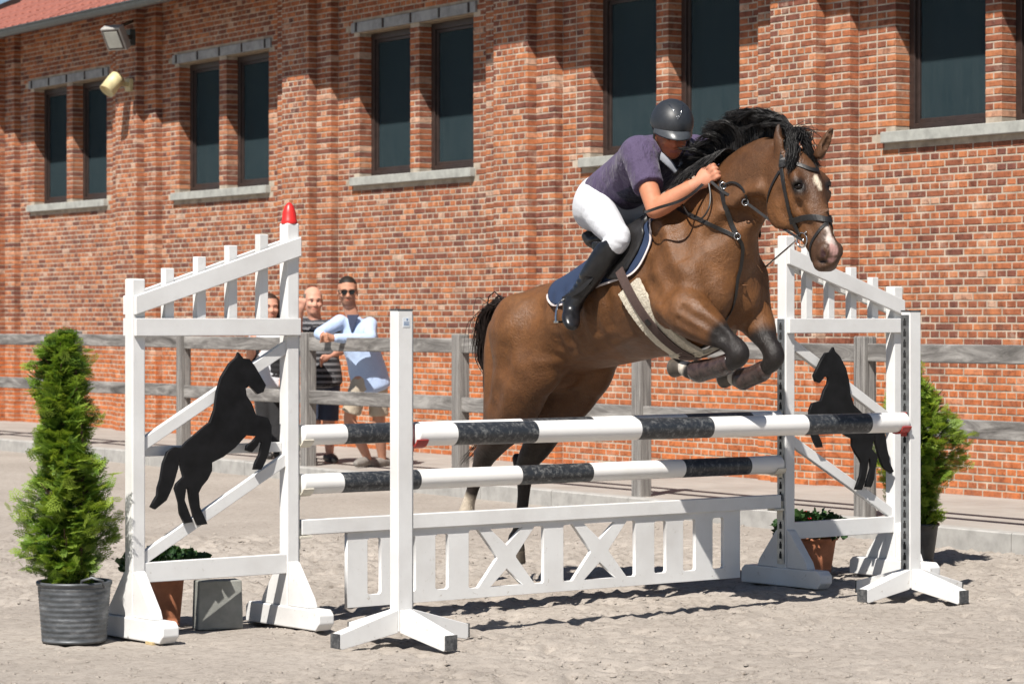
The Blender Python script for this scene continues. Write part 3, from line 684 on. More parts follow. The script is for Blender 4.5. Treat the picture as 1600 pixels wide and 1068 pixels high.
def standard(a, label):
    root = thing('jump_standard', J(a, .90, 0), label, 'jump standard', 'front standards of the jump'); b = .90
    m = MB(); m.prism([J(a - .039, b - .031, .06), J(a + .039, b - .031, .06), J(a + .039, b + .031, .06), J(a - .039, b + .031, .06)], (0, 0, 1.377)); part('post', m, MT['white'], root, bevel=.004)
    m = MB(); m.box(J(a, b, 1.439), UJ, VJ, ZV, .040, .032, .004); part('cap', m, MT['rubber'], root)
    for d, L, h0 in ((UJ, .33, .039), (-UJ, .33, .039), (VJ, .34, .031), (-VJ, .34, .031)):
        sd = d.cross(ZV); c = J(a, b, 0); m = MB(); k = sd * .030
        m.prism([c + d * h0 + ZV * .055 - k, c + d * (L) + ZV * .004 - k, c + d * (L + .012) + ZV * .012 - k, c + d * (L + .012) + ZV * .07 - k, c + d * h0 + ZV * .155 - k], k * 2); lg = part('leg', m, MT['white'], root, bevel=.003)
        m = MB(); m.box(c + d * (L + .015) + ZV * .041, d, sd, ZV, .003, .031, .031); o = part('end_cap', m, MT['rubber'], lg); o.matrix_parent_inverse = Matrix.Identity(4)
    sd = 1 if a < 1.5 else -1
    tr = MB(); tr.beam(J(a + sd * .042, b, .13), J(a + sd * .042, b, 1.42), UJ, .006, .052); tk = part('keyhole_track', tr, MT['galv'], root)
    sl = MB()
    for i in range(24):
        z = .16 + i * .053; sl.box(J(a + sd * .0452, b, z), UJ, VJ, ZV, .0012, .0085, .013); sl.box(J(a + sd * .0452, b, z + .017), UJ, VJ, ZV, .001, .005, .008)
    o = part('keyholes', sl, MT['slot'], tk); o.matrix_parent_inverse = Matrix.Identity(4)
    return root
AS0, AS1 = -0.025, AR - .005
s0 = standard(AS0, 'white front standard with a small sticker near its top')
s1 = standard(AS1, 'white front standard beside the darker potted conifer')
m = MB(); m.box(J(AS0 + .004, .90 + .0318, 1.385), UJ, VJ, ZV, .018, .0008, .020); MT['sticker'] = plain('sticker', (.6, .64, .68), .5, .05, 20, 0); st = part('sticker', m, MT['sticker'], s0)
m = MB(); m.box(J(AS0 + .008, .90 + .0329, 1.397), UJ, VJ, ZV, .004, .0004, .004)
for i in range(3): m.box(J(AS0 + .004, .90 + .0329, 1.386 - i * .006), UJ, VJ, ZV, .014, .0004, .0013)
MT['blueink'] = plain('blue_ink', (.12, .2, .35), .6, .05, 20, 0); o = part('sticker_print', m, MT['blueink'], st); o.matrix_parent_inverse = Matrix.Identity(4)

def pole_mat():
    m, nt, b = new_mat('pole_paint'); a = N(nt, 'ShaderNodeAttribute', attribute_name='col'); co = objco(nt)
    n1 = noise(nt, 38, 7, 0.8, co, .3); n2 = noise(nt, 5, 5, 0.6, co)
    scr = ramp(nt, n1, [(0.50, (0, 0, 0)), (0.66, (.48, .48, .48))])
    sep = N(nt, 'ShaderNodeSeparateColor'); lnk(nt, a.outputs['Color'], sep.inputs[0])
    blk = mix(nt, scr, (0.020, 0.023, 0.028), (0.30, 0.30, 0.29))
    wht = mix(nt, ramp(nt, n2, [(0.45, (0, 0, 0)), (0.8, (.35, .35, .35))]), (0.72, 0.71, 0.69), (0.55, 0.52, 0.48))
    wht = mix(nt, ramp(nt, noise(nt, 40, 5, .7, co), [(0.70, (0, 0, 0)), (0.76, (.6, .6, .6))]), wht, (0.3, 0.28, 0.26))
    lnk(nt, mix(nt, sep.outputs[0], blk, wht), b.inputs['Base Color']); b.inputs['Roughness'].default_value = 0.42
    bump(nt, b, noise(nt, 30, 5, .6, co), .08, .003); return m
MT['pole'] = pole_mat()
def pole(b, z0, z1, a0, a1, r, bands, label):
    """bands: photo columns where the colour changes, starting white"""
    aa = [a0] + [(at_J(px, 700, b - .0) - OJ).dot(UJ) for px in bands] + [a1]
    cs = []; n = 24; m = MB(); C = []; ring = 0
    d = (J(a1, b, z1) - J(a0, b, z0)).normalized(); up = VJ.cross(d) * -1
    def rg(a, rr, w):
        nonlocal ring
        c = J(a, b, z0 + (z1 - z0) * (a - a0) / (a1 - a0))
        m.v += [tuple(c + (VJ * math.cos(2 * math.pi * i / n) + up * math.sin(2 * math.pi * i / n)) * rr) for i in range(n)]; C.extend([(w, w, w)] * n)
        if ring: m.f += [((ring - 1) * n + i, (ring - 1) * n + (i + 1) % n, ring * n + (i + 1) % n, ring * n + i) for i in range(n)]
        ring += 1
    rg(a0, .001, 1); rg(a0, r - .006, 1); rg(a0 + .006, r, 1)
    for i in range(len(aa) - 1):
        w = 1.0 if i % 2 == 0 else 0.0
        x0, x1 = (aa[i] if i else a0 + .01), (aa[i + 1] if i < len(aa) - 2 else a1 - .01)
        rg(x0 + .0015, r, w); rg(x1 - .0015, r, w)
    rg(a1 - .006, r, 1); rg(a1, r - .006, 1); rg(a1, .001, 1)
    o = part('pole', m, MT['pole'], None, smooth=True); set_col(o.data, C)
    return tag(o, label, 'pole', 'striped poles of the jump')
RB = 0.047
pole(.90, .900, .886, AS0 + .062, AS1 - .052, .0495, [706, 832, 993, 1106, 1254, 1353], 'black and white striped front pole held in red cups')
pole(0.0, .868, .872, .052, AR - .05, RB, [535, 652, 812, 922, 1068, 1170], 'black and white rear pole, the upper of the two between the wings')
pole(0.0, .645, .640, .052, AR - .05, RB, [530, 650, 808, 919, 1063, 1166], 'black and white rear pole, the lower of the two between the wings')
def cup(a, b, z, s, mat, label, r=.05):
    """s: +1 when the pole lies on the +a side of the post"""
    root = MB(); m = root; n = 9; L = .062; prof = [(math.cos(t), math.sin(t)) for t in [math.pi + .35 + (math.pi - .7) * i / (n - 1) for i in range(n)]]
    vs = []
    for k in (0, 1):
        for rr in (r + .001, r + .009):
            for c_, s_ in prof: vs.append(J(a + s * k * L, b + c_ * rr, z + s_ * rr))
    q = lambda k, o_, i: (k * 2 + o_) * n + i
    fs = []
    for i in range(n - 1): fs += [(q(0, 0, i), q(0, 0, i + 1), q(1, 0, i + 1), q(1, 0, i)), (q(0, 1, i), q(1, 1, i), q(1, 1, i + 1), q(0, 1, i + 1)), (q(0, 0, i), q(0, 1, i), q(0, 1, i + 1), q(0, 0, i + 1)), (q(1, 0, i), q(1, 0, i + 1), q(1, 1, i + 1), q(1, 1, i))]
    fs += [(q(0, 0, 0), q(1, 0, 0), q(1, 1, 0), q(0, 1, 0)), (q(0, 0, n - 1), q(0, 1, n - 1), q(1, 1, n - 1), q(1, 0, n - 1))]
    m.add(vs, fs); m.box(J(a + s * .003, b, z - .01), UJ, VJ, ZV, .003, .02, .06)
    return tag(part('jump_cup', m, mat, None, bevel=.002), label, 'jump cup', 'jump cups')
tp = PW / 2 + .010
cup(tp, 0, .868, 1, MT['cream'], 'cream cup under the upper rear pole, by the tall conifer-side wing', RB)
cup(tp, 0, .645, 1, MT['cream'], 'cream cup under the lower rear pole, by the tall conifer-side wing', RB)
cup(AR - tp, 0, .872, -1, MT['cream'], 'cream cup under the far end of the upper rear pole', RB)
cup(AR - tp, 0, .640, -1, MT['cream'], 'cream cup under the far end of the lower rear pole', RB)
cup(AS0 + .048, .9, .900, 1, MT['redcup'], 'red cup under the front pole at the standard with the sticker', .0495)
cup(AS1 - .048, .9, .886, -1, MT['redcup'], 'red cup under the front pole at the standard near the darker conifer', .0495)
# gate with slots and crosses
gate = thing('filler_gate', J(AR / 2, 0, .07), 'white hanging gate cut with slots and two crosses', 'gate')
m = MB(); m.prism([J(.055, .022, .414), J(AR - .055, .022, .412), J(AR - .055, .022, .482), J(.055, .022, .484)], VJ * -.045); part('top_beam', m, MT['white'], gate, bevel=.004)
def ga(px): return (at_J(px, 860, -.008) - OJ).dot(UJ)
zb_, zt_ = .066, .412; g0, g1 = ga(540), ga(1153)
loops = [[(g0, zb_), (g1, zb_), (g1, zt_), (g0, zt_)]]
for x0, x1 in ((571, 593), (622, 647), (677, 698), (1019, 1038), (1064, 1084), (1110, 1128)):
    a, b = ga(x0), ga(x1); c = .010; loops.append([(a + c, .118), (a, .128), (a, .372), (a + c, .382), (b - c, .382), (b, .372), (b, .128), (b - c, .118)])
for x0, x1 in ((729, 847), (877, 990)):
    a, b = ga(x0), ga(x1); w = b - a; zl, zh = .112, .392; zc = (zl + zh) / 2; c = (a + b) / 2; s = .060
    loops.append([(a, zl + .01), (a + .008, zl), (a + s, zl), (c - s * .95, zc - .005), (c - s * .95, zc + .005), (a + s, zh), (a + .008, zh), (a, zh - .01)])
    loops.append([(b, zl + .01), (b - .008, zl), (b - s, zl), (c + s * .95, zc - .005), (c + s * .95, zc + .005), (b - s, zh), (b - .008, zh), (b, zh - .01)])
    loops.append([(a + s * 2.15, zl), (b - s * 2.15, zl), (c, zc - .055)]); loops.append([(a + s * 2.15, zh), (b - s * 2.15, zh), (c, zc + .055)])
curve_plate('slotted_board', loops, J(0, -.004, 0), UJ, ZV, .020, MT['white'], gate)
for a, s in ((tp, 1), (AR - tp, -1)):
    m = MB(); m.box(J(a + s * .03, 0, .405), UJ, VJ, ZV, .034, .03, .006); m.box(J(a + s * .003, 0, .40), UJ, VJ, ZV, .003, .02, .05)
    tag(part('flat_cup', m, MT['cream'], None, bevel=.002), 'flat cream cup under the %s end of the slotted gate' % ('near' if s > 0 else 'far'), 'jump cup', 'flat cups of the gate')

# ================================================================== potted plants and the grey block
def leaf_mat(name, cols, trans=0.25):
    m, nt, b = new_mat(name); a = N(nt, 'ShaderNodeAttribute', attribute_name='tone')
    c = ramp(nt, a.outputs['Fac'], [(i / (len(cols) - 1), q) for i, q in enumerate(cols)]); out = nt.nodes['Material Output']
    lnk(nt, c, b.inputs['Base Color']); b.inputs['Roughness'].default_value = 0.5; b.inputs['Specular IOR Level'].default_value = 0.35
    tl = N(nt, 'ShaderNodeBsdfTranslucent'); lnk(nt, mix(nt, 1.0, c, (1.5, 1.35, .7), 'MULTIPLY'), tl.inputs[0])
    mx = N(nt, 'ShaderNodeMixShader'); mx.inputs[0].default_value = trans; lnk(nt, b.outputs[0], mx.inputs[1]); lnk(nt, tl.outputs[0], mx.inputs[2]); lnk(nt, mx.outputs[0], out.inputs['Surface']); return m
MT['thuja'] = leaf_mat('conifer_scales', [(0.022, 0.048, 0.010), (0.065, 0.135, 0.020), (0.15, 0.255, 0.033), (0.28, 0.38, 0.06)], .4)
MT['twig'] = plain('twig_brown', (0.10, 0.055, 0.03), .85, .3, 40, .3)
# one flat frond: a stem of overlapping scale leaves with side sprays
fv, ff = [], []
def frond_strip(p, d, n_, L, w):
    d = d.normalized(); s = d.cross(n_).normalized()
    k = len(fv); fv.extend([p - s * w * .4, p + s * w * .4, p + d * L * .55 + s * w * .55 + n_ * .002, p + d * L, p + d * L * .55 - s * w * .55 + n_ * .002]); ff.append((k, k + 1, k + 2, k + 3, k + 4))
nz_ = Vector((0, 0, 1))
frond_strip(Vector((0, 0, 0)), Vector((1, 0, 0)), nz_, 1.0, .04)
for i in range(5):
    x = .14 + i * .17; L = .55 - .075 * i
    for s in (-1, 1):
        d = Vector((.72, s * .7, .10 * (i % 2) - .03)); frond_strip(Vector((x, 0, 0)), d, nz_, L, .036)
        for q in (.35, .7): frond_strip(Vector((x, 0, 0)) + d.normalized() * L * q, Vector((1, s * .12, .1)), nz_, L * .42, .034); frond_strip(Vector((x, 0, 0)) + d.normalized() * L * q, Vector((.15, s * 1, -.05)), nz_, L * .38, .034)
FV = np.array([list(v) for v in fv]); NFV = len(FV)
def conifer(root, base, zs, n, seed, lean, seedtone=0.0):
    """zs: list of (z, radius_x, centre_shift) through the crown, metres above the ground; base on the ground"""
    rs = np.random.RandomState(seed); Z = np.array([q[0] for q in zs]); RX = np.array([q[1] for q in zs]); CX = np.array([q[2] for q in zs])
    verts, faces, tone = [], [], []; k = 0
    lump = lambda th, z: 0.80 + 0.28 * np.sin(2 * th + 9 * z + seed) + 0.20 * np.sin(5 * th - 13 * z + 2 * seed) + .1 * np.sin(9 * z * 3 + th)
    cand = 0
    while cand < n:
        z = Z[0] + (Z[-1] - Z[0]) * rs.rand(); r = np.interp(z, Z, RX)
        if rs.rand() > (r / RX.max()) ** .8 + .05: continue
        th = rs.rand() * 2 * np.pi; u = rs.rand() ** .42 * (1.18 if rs.rand() < .16 else 1.0); rr = r * lump(th, z) * u
        c = np.array([np.interp(z, Z, CX) + rr * np.cos(th) + lean * (z - Z[0]), rr * np.sin(th), z])
        d = np.array([np.cos(th) * .75, np.sin(th) * .75, .25 + .6 * rs.rand()]) + rs.randn(3) * .30; d /= np.linalg.norm(d)
        sd = np.cross(d, [0, 0, 1]) + rs.randn(3) * .45; sd -= d * sd.dot(d); sd /= np.linalg.norm(sd); nn = np.cross(d, sd)
        L = (.045 + .05 * rs.rand()) * (.75 if u < .5 else 1)
        c -= d * L * .6
        P = c + (FV[:, 0:1] * d + FV[:, 1:2] * sd + FV[:, 2:3] * nn) * L; P[:, 2] -= (FV[:, 0] ** 2) * L * .15
        verts.append(P)
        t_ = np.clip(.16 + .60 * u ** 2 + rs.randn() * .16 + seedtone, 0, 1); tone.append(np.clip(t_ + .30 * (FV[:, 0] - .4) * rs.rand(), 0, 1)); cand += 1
    Vv = np.concatenate(verts) + np.array([base.x, base.y, 0]); me = np_mesh('foliage', Vv, (np.array(ff)[None] + (np.arange(len(verts)) * NFV)[:, None, None]).reshape(-1, 5))
    o = link_obj('foliage', me, MT['thuja'], root); a = me.attributes.new('tone', 'FLOAT', 'POINT'); a.data.foreach_set('value', np.concatenate(tone).astype(np.float32))
    m = MB()
    for i in range(4):
        dx, dy = rs.randn(2) * .010; m.tube([(base.x + dx, base.y + dy, Z[0] - .12), (base.x + dx * 2 + lean * .4, base.y + dy * 2, (Z[0] + Z[-1]) / 2), (base.x + dx * 1.5 + lean * (Z[-1] - Z[0]) + CX[-1], base.y + dy, Z[-1] - .08)], [.013, .009, .003], 6)
    for i in range(46):
        z = Z[0] + (Z[-1] - Z[0]) * rs.rand() * .9; r = np.interp(z, Z, RX) * .75; th = rs.rand() * 6.28; c = Vector((base.x + np.interp(z, Z, CX) + lean * (z - Z[0]), base.y, z))
        m.tube([c, c + Vector((math.cos(th) * r * .5, math.sin(th) * r * .5, r * .35)), c + Vector((math.cos(th) * r, math.sin(th) * r, r * .9))], [.005, .0035, .0015], 5)
    part('stem', m, MT['twig'], root)
def pot_lathe(name, base, r0, r1, h, mat, root, rim=.012, ribs=0):
    prof = [(0, .004), (r0 - .01, .004), (r0, .0), (r0 + .003, .01)]
    n = 36 if ribs else 6
    for i in range(n + 1):
        f = .04 + .88 * i / n; prof.append((r0 + (r1 - r0) * f + (.0022 * math.sin(i * math.pi) + (.0022 if (i % 2 and ribs) else 0)), h * f))
    prof += [(r1 + .001, h * .935), (r1 + rim, h * .945), (r1 + rim, h), (r1 + rim * .3, h + .002), (r1 - .012, h), (r1 - .016, h - .035), (0, h - .035)]
    m = MB(); m.lathe(base, prof, 40); return part(name, m, mat, root, smooth=True)
def zinc_pot_mat():
    m, nt, b = new_mat('zinc_pot'); co = objco(nt); n1 = noise(nt, 9, 6, .7, objco(nt, (1, 1, 3)))
    lnk(nt, ramp(nt, n1, [(0.3, (0.045, 0.05, 0.055)), (0.55, (0.115, 0.122, 0.13)), (0.8, (0.30, 0.31, 0.32))]), b.inputs['Base Color']); b.inputs['Metallic'].default_value = .45; b.inputs['Roughness'].default_value = .5
    wv = N(nt, 'ShaderNodeTexWave', bands_direction='Z'); wv.inputs['Scale'].default_value = 14; lnk(nt, co, wv.inputs[0]); bump(nt, b, wv.outputs[1], .35, .006); return m
MT['zincpot'] = zinc_pot_mat(); MT['darkpot'] = plain('dark_pot', (0.03, 0.032, 0.036), .45, .3, 20, .1)
b1 = ground_at(116, 1001); b1.z = 0
pl = thing('potted_conifer', b1, 'tall bright green conifer in a dented zinc tub beside the white wing', 'plant', 'potted conifers')
pot_lathe('pot', b1, .138, .158, .262, MT['zincpot'], pl, .006, 1)
m = MB()
for s in (1, -1):
    p = b1 + Vector((.08 * s + .02, -.135 * s, .245)); m.tube([p + Vector((-.05, 0, 0)), p + Vector((-.045, -.012 * s, .03)), p + Vector((0, -.018 * s, .045)), p + Vector((.045, -.012 * s, .03)), p + Vector((.05, 0, 0))], .006, 8)
part('handle', m, MT['zincpot'], pl, smooth=True)
m = MB(); m.lathe(b1 + ZV * .232, [(0, .012), (.08, .008), (.147, 0)], 24); part('soil', m, MT['soil'], pl)
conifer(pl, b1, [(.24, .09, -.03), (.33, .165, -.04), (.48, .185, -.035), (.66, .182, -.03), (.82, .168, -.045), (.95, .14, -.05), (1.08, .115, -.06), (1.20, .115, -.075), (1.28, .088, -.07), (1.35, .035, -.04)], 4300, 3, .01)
b2 = ground_at(1434, 881); b2.z = 0
pr_ = thing('potted_conifer', b2, 'smaller conifer in a dark pot half hidden by a front standard', 'plant', 'potted conifers')
pot_lathe('pot', b2, .085, .118, .235, MT['darkpot'], pr_, .006)
m = MB(); m.lathe(b2 + ZV * .205, [(0, .012), (.06, .008), (.108, 0)], 24); part('soil', m, MT['soil'], pr_)
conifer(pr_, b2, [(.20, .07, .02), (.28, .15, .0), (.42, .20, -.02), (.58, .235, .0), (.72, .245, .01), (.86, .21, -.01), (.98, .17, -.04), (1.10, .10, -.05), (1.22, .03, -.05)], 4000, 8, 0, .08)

MT['geranium'] = leaf_mat('pot_plant_leaf', [(0.012, 0.030, 0.012), (0.03, 0.075, 0.022), (0.07, 0.13, 0.035)], .15)
MT['petal'] = plain('red_petal', (0.50, 0.015, 0.03), .5, .2, 40, 0)
def pot_plant(base, r0, r1, h, pw, ph, nl, nfl, label, seed, dx=0.0):
    root = thing('flower_pot', base, label, 'flower pot', 'terracotta flower pots')
    pot_lathe('pot', base, r0, r1, h, MT['terracotta'], root, .010)
    m = MB(); m.lathe(base + ZV * (h - .03), [(0, .01), (r1 - .015, 0)], 24); part('soil', m, MT['soil'], root)
    rs = random.Random(seed); m = MB(); tone = []
    for i in range(nl):
        th = rs.random() * 6.28; u = rs.random() ** .5; z = h + ph * (rs.random() ** .8) * (1 - .45 * u * u); c = base + Vector((dx + math.cos(th) * u * pw, math.sin(th) * u * pw, z))
        d = Vector((math.cos(th), math.sin(th), rs.random() * 1.2 - .1)) + Vector((rs.gauss(0, .4), rs.gauss(0, .4), 0)); d.normalize(); s = d.orthogonal(); s.rotate(Matrix.Rotation(rs.random() * 6.28, 3, d)); nn = d.cross(s); L = .022 + .022 * rs.random(); w = L * .42
        m.add([c, c + d * L * .4 + s * w + nn * .004, c + d * L, c + d * L * .4 - s * w + nn * .004], [(0, 1, 2), (0, 2, 3)]); t_ = min(1, max(0, .15 + .6 * (z - h) / ph * rs.random() + .2 * rs.random())); tone += [t_] * 4
    me = m.mesh('leaves'); o = link_obj('leaves', me, MT['geranium'], root); a = me.attributes.new('tone', 'FLOAT', 'POINT'); a.data.foreach_set('value', np.array(tone, np.float32))
    for i in range(nfl):
        th = rs.random() * 6.28; u = rs.random() ** .5; c = base + Vector((dx + math.cos(th) * u * pw * .9, math.sin(th) * u * pw * .9, h + ph * (1.02 - .3 * u))); m = MB()
        for k in range(7):
            a_ = k * .9; d = Vector((math.cos(a_), math.sin(a_), .5 + .5 * (k % 2))).normalized(); s = d.cross(ZV).normalized(); L = .016
            m.add([c, c + d * L * .5 + s * L * .5, c + d * L, c + d * L * .5 - s * L * .5], [(0, 1, 2, 3)])
        part('blossom', m, MT['petal'], root)
b3 = ground_at(258, 976); pot_plant(b3, .066, .088, .232, .20, .12, 700, 3, 'terracotta pot of leafy plant behind the conifer-side wing', 4, .0)
b4 = ground_at(1275, 893); pot_plant(b4, .082, .112, .190, .19, .15, 900, 5, 'terracotta pot with red blossoms behind the far wing', 6, -.03)
# grey block standing behind the wing
b5 = ground_at(340, 981); m = MB(); ux = (UJ * .9 + VJ * .25).normalized(); uy = ux.cross(ZV)
m.prism([b5 - ux * .107 + uy * .05, b5 + ux * .107 + uy * .05, b5 + ux * .107 - uy * .05, b5 - ux * .107 - uy * .05], (0, 0, .22))
for i in range(4, 8):
    v = Vector(m.v[i]); m.v[i] = tuple(b5 + (v - b5) * .94 + ZV * .22 * .06)
tag(part('grey_block', m, MT['block'], None, bevel=.006), 'plain grey block standing on the sand under the wing\'s bottom rail', 'block')
# ================================================================== the horse (local frame: s forward, lat to its left, z up)
HS, HL, HC0 = VJ, UJ, Vector((0.220, 14.536, 0))
KH, ZO = 1.048, -0.067                    # a big horse: drawn at 1.68 m at the withers, built 5 % larger
def HW(p): return HC0 + (HS * p[0] + HL * p[1]) * KH + ZV * (p[2] * KH + ZO)
def HWn(A): A = np.asarray(A); return np.array(HC0)[None] + KH * (A[:, 0:1] * np.array(HS) + A[:, 1:2] * np.array(HL)) + (KH * A[:, 2:3] + ZO) * np.array(ZV)
def HP(px, py, lat=0.0):
    a = (px - 800) / F; Y = (lat * KH + HC0.dot(HL)) / (a * HL.x + HL.y); X = a * Y
    return (((X - HC0.x) * HS.x + (Y - HC0.y) * HS.y) / KH, lat, (HC - (py - HZ) / F * Y - ZO) / KH)
def HPr(px, py, lat, r): q = HP(px, py, lat); return (q[0], q[1], q[2], r)
LAT = (0, 1, 0)
fh = Field((-.85, -.52, .08), (2.15, .52, 2.42), .0115)
fh.loft([(-.27, 0, 1.325, .12, .12), (-.18, 0, 1.335, .205, .18), (-.02, 0, 1.345, .272, .225), (.20, 0, 1.375, .268, .23), (.45, 0, 1.435, .295, .258), (.68, 0, 1.505, .305, .295), (.92, 0, 1.575, .285, .335), (1.10, 0, 1.63, .245, .32), (1.20, 0, 1.62, .19, .24)], LAT, .03, 110)
fh.loft([(1.09, 0, 1.725, .175, .26), (1.19, 0, 1.83, .142, .228), (1.295, 0, 1.93, .116, .198), (1.415, 0, 2.02, .100, .172), (1.53, 0, 2.075, .090, .150), (1.63, 0, 2.09, .08, .115)], LAT, .10, 30)
fh.loft([(.62, 0, 1.76, .10, .06), (.85, 0, 1.85, .07, .07), (1.02, 0, 1.90, .055, .065), (1.15, 0, 1.98, .05, .07)], LAT, .10, 14)          # withers
# head
fh.loft([(1.650, 0, 2.115, .072, .085), (1.668, 0, 2.062, .086, .112), (1.715, 0, 1.975, .092, .128), (1.765, 0, 1.885, .078, .118), (1.818, 0, 1.800, .058, .092), (1.858, 0, 1.732, .050, .077), (1.890, 0, 1.680, .056, .070), (1.902, 0, 1.648, .046, .050)], LAT, .03, 30)
for sg in (-1, 1):
    fh.ell((1.665, sg * .062, 1.900), (.085, .030, .105), .05)                                  # jowl
    fh.limb([(1.775, sg * .078, 2.035, .022), (1.800, sg * .092, 1.995, .024), (1.815, sg * .080, 1.945, .018)], .03)   # brow
    fh.limb([(1.80, sg * .075, 1.93, .012), (1.845, sg * .055, 1.83, .010)], .03)               # facial crest
    fh.ell((1.808, sg * .094, 1.982), (.022, .016, .015), .012, sub=True)
    fh.ell((1.925, sg * .040, 1.700), (.026, .020, .032), .025)                                 # nostril wing
    fh.ell((1.885, sg * .030, 1.632), (.03, .022, .022), .02)                                   # lips
fh.ell((1.862, 0, 1.640), (.03, .032, .025), .03)
fh.limb([(1.915, -.05, 1.652, .005), (1.875, -.062, 1.662, .005)], .006, sub=True)
def ear(base, tip, sg):
    b, t = np.array(base), np.array(tip); m = b + (t - b) * .45
    fh.loft([(*b, .024, .030), (*m, .022, .034), (*(b + (t - b) * .8), .013, .020), (*t, .003, .004)], (0.5, sg * 1, 0), .02, 60)
    c = m + np.array([.022, sg * -.010, .0]); fh.loft([(*(b + (t - b) * .22 + [.022, -sg * .008, 0]), .010, .016), (*c, .012, .018), (*(b + (t - b) * .8 + [.012, -sg * .004, 0]), .006, .009)], (0.5, sg * 1, 0), .008, 40, sub=True)
EN0, EN1 = HP(1224, 246, -.058), HP(1215, 192, -.075); EF0, EF1 = HP(1279, 243, .058), HP(1303, 196, .085)
ear(EN0, EN1, -1); ear(EF0, EF1, 1)
# shoulders, chest, elbows
for sg in (-1, 1):
    fh.loft([(.98, sg * .17, 1.80, .06, .10), (1.08, sg * .205, 1.68, .07, .14), (1.17, sg * .205, 1.56, .075, .13), (1.23, sg * .185, 1.49, .065, .09)], LAT, .06, 14)   # scapula to point of shoulder
    fh.ell((1.235, sg * .082, 1.51), (.115, .085, .13), .05)                                     # breast
    fh.limb([(1.02, sg * .20, 1.54, .09), (1.09, sg * .205, 1.44, .085)], .06)                   # triceps
    fh.ell((-.06, sg * .20, 1.40), (.13, .075, .12), .05)                                      # hip
    fh.loft([(-.27, sg * .10, 1.34, .07, .08), (-.255, sg * .12, 1.22, .09, .11), (-.225, sg * .135, 1.06, .09, .12), (-.235, sg * .14, .93, .07, .085)], LAT, .11, 30)   # back of the thigh
    fh.loft([(-.02, sg * .17, 1.33, .13, .20), (.0, sg * .18, 1.20, .12, .19), (-.06, sg * .175, 1.07, .10, .165), (-.15, sg * .165, .95, .085, .120), (-.22, sg * .155, .86, .065, .085)], LAT, .11, 40)
    fh.ell((.12, sg * .165, 1.15), (.09, .055, .10), .08)                                      # stifle and flank fold
# legs by joint
fh.limb([HPr(815, 605, -.17, .135), HPr(801, 648, -.16, .108), HPr(773, 688, -.15, .075), HPr(758, 712, -.145, .055), HPr(750, 733, -.14, .042), HPr(740, 760, -.14, .031), HPr(732, 786, -.14, .033), HPr(729, 799, -.14, .040), HPr(723, 812, -.14, .033)], .04, 50)
fh.limb([HPr(748, 706, -.145, .026), HPr(756, 730, -.145, .022)], .02)
fh.limb([HPr(886, 600, .16, .125), HPr(862, 646, .155, .105), HPr(843, 690, .15, .078), HPr(825, 720, .145, .056), HPr(820, 742, .14, .043), HPr(818, 775, .14, .031), HPr(812, 825, .14, .033), HPr(806, 843, .14, .041), HPr(810, 858, .14, .034)], .04, 50)
fh.limb([HPr(808, 715, .145, .026), HPr(812, 745, .145, .022)], .02)
fh.limb([HPr(1056, 470, -.225, .105), HPr(1076, 489, -.245, .108), HPr(1106, 510, -.225, .082), HPr(1131, 529, -.20, .050), HPr(1146, 541, -.185, .049), HPr(1154, 553, -.185, .050), HPr(1146, 565, -.185, .039), HPr(1124, 572, -.185, .030), HPr(1096, 578, -.185, .031), HPr(1081, 579, -.185, .040), HPr(1067, 574, -.185, .032)], .022, 56)
fh.limb([HPr(1158, 462, .19, .11), HPr(1175, 490, .18, .092), HPr(1189, 514, .17, .07), HPr(1199, 535, .16, .048), HPr(1207, 548, .155, .049), HPr(1209, 560, .155, .048), HPr(1199, 573, .155, .037), HPr(1182, 583, .155, .030), HPr(1163, 590, .155, .032), HPr(1154, 592, .155, .040), HPr(1145, 589, .155, .033)], .04, 56)
fh.ell((.02, 0, 1.11), (.12, .07, .06), .06)                                                   # groin
fh.limb([(-.28, 0, 1.44, .06), (-.37, 0, 1.455, .045), (-.46, 0.01, 1.41, .035), (-.50, .01, 1.30, .02)], .05)   # dock of the tail
# muscle relief
for sg in (-1, 1):
    fh.limb([(1.16, sg * .12, 1.80, .02), (1.36, sg * .10, 1.90, .02), (1.55, sg * .09, 1.98, .015)], .06)   # neck muscle
def surf(x, z, sg):
    i, k = int(round((x - fh.lo[0]) / fh.h)), int(round((z - fh.lo[2]) / fh.h)); c = fh.a[i, :, k]; J_ = np.where(c < 0)[0]
    if not len(J_): return 0.0
    return fh.lo[1] + fh.h * (J_.max() if sg > 0 else J_.min())
def groove(pts, r, depth, sg, k=.03, sub=True):
    Q = []
    for x, z in spline(pts, len(pts) * 3):
        y = surf(x, z, sg); Q.append((x, y + sg * (r - depth if sub else depth - r), z, r))
    fh.limb(Q, k, len(Q) * 2, sub)
def pz(x, y, la): q = HP(x, y, la); return (q[0], q[2])
groove([pz(1076, 482, -.30), pz(1104, 505, -.28), pz(1130, 526, -.24)], .020, .008, -1, .02)
groove([pz(1068, 500, -.31), pz(1095, 517, -.28), pz(1122, 532, -.24)], .016, .006, -1, .02)
groove([pz(1085, 468, -.28), pz(1112, 497, -.26), pz(1136, 522, -.22)], .010, .004, -1, .014, False)
for pth in ([(1226, 330), (1236, 352), (1246, 362)], [(1236, 318), (1252, 322), (1268, 330)], [(1255, 305), (1266, 322), (1272, 332)], [(1100, 400), (1120, 420), (1128, 445)], [(1060, 420), (1085, 440), (1110, 450)], [(960, 520), (985, 500), (1000, 492)]): groove([pz(x, y, -.1 if x > 1200 else -.27) for x, y in pth], .006, .0030, -1, .008, False)
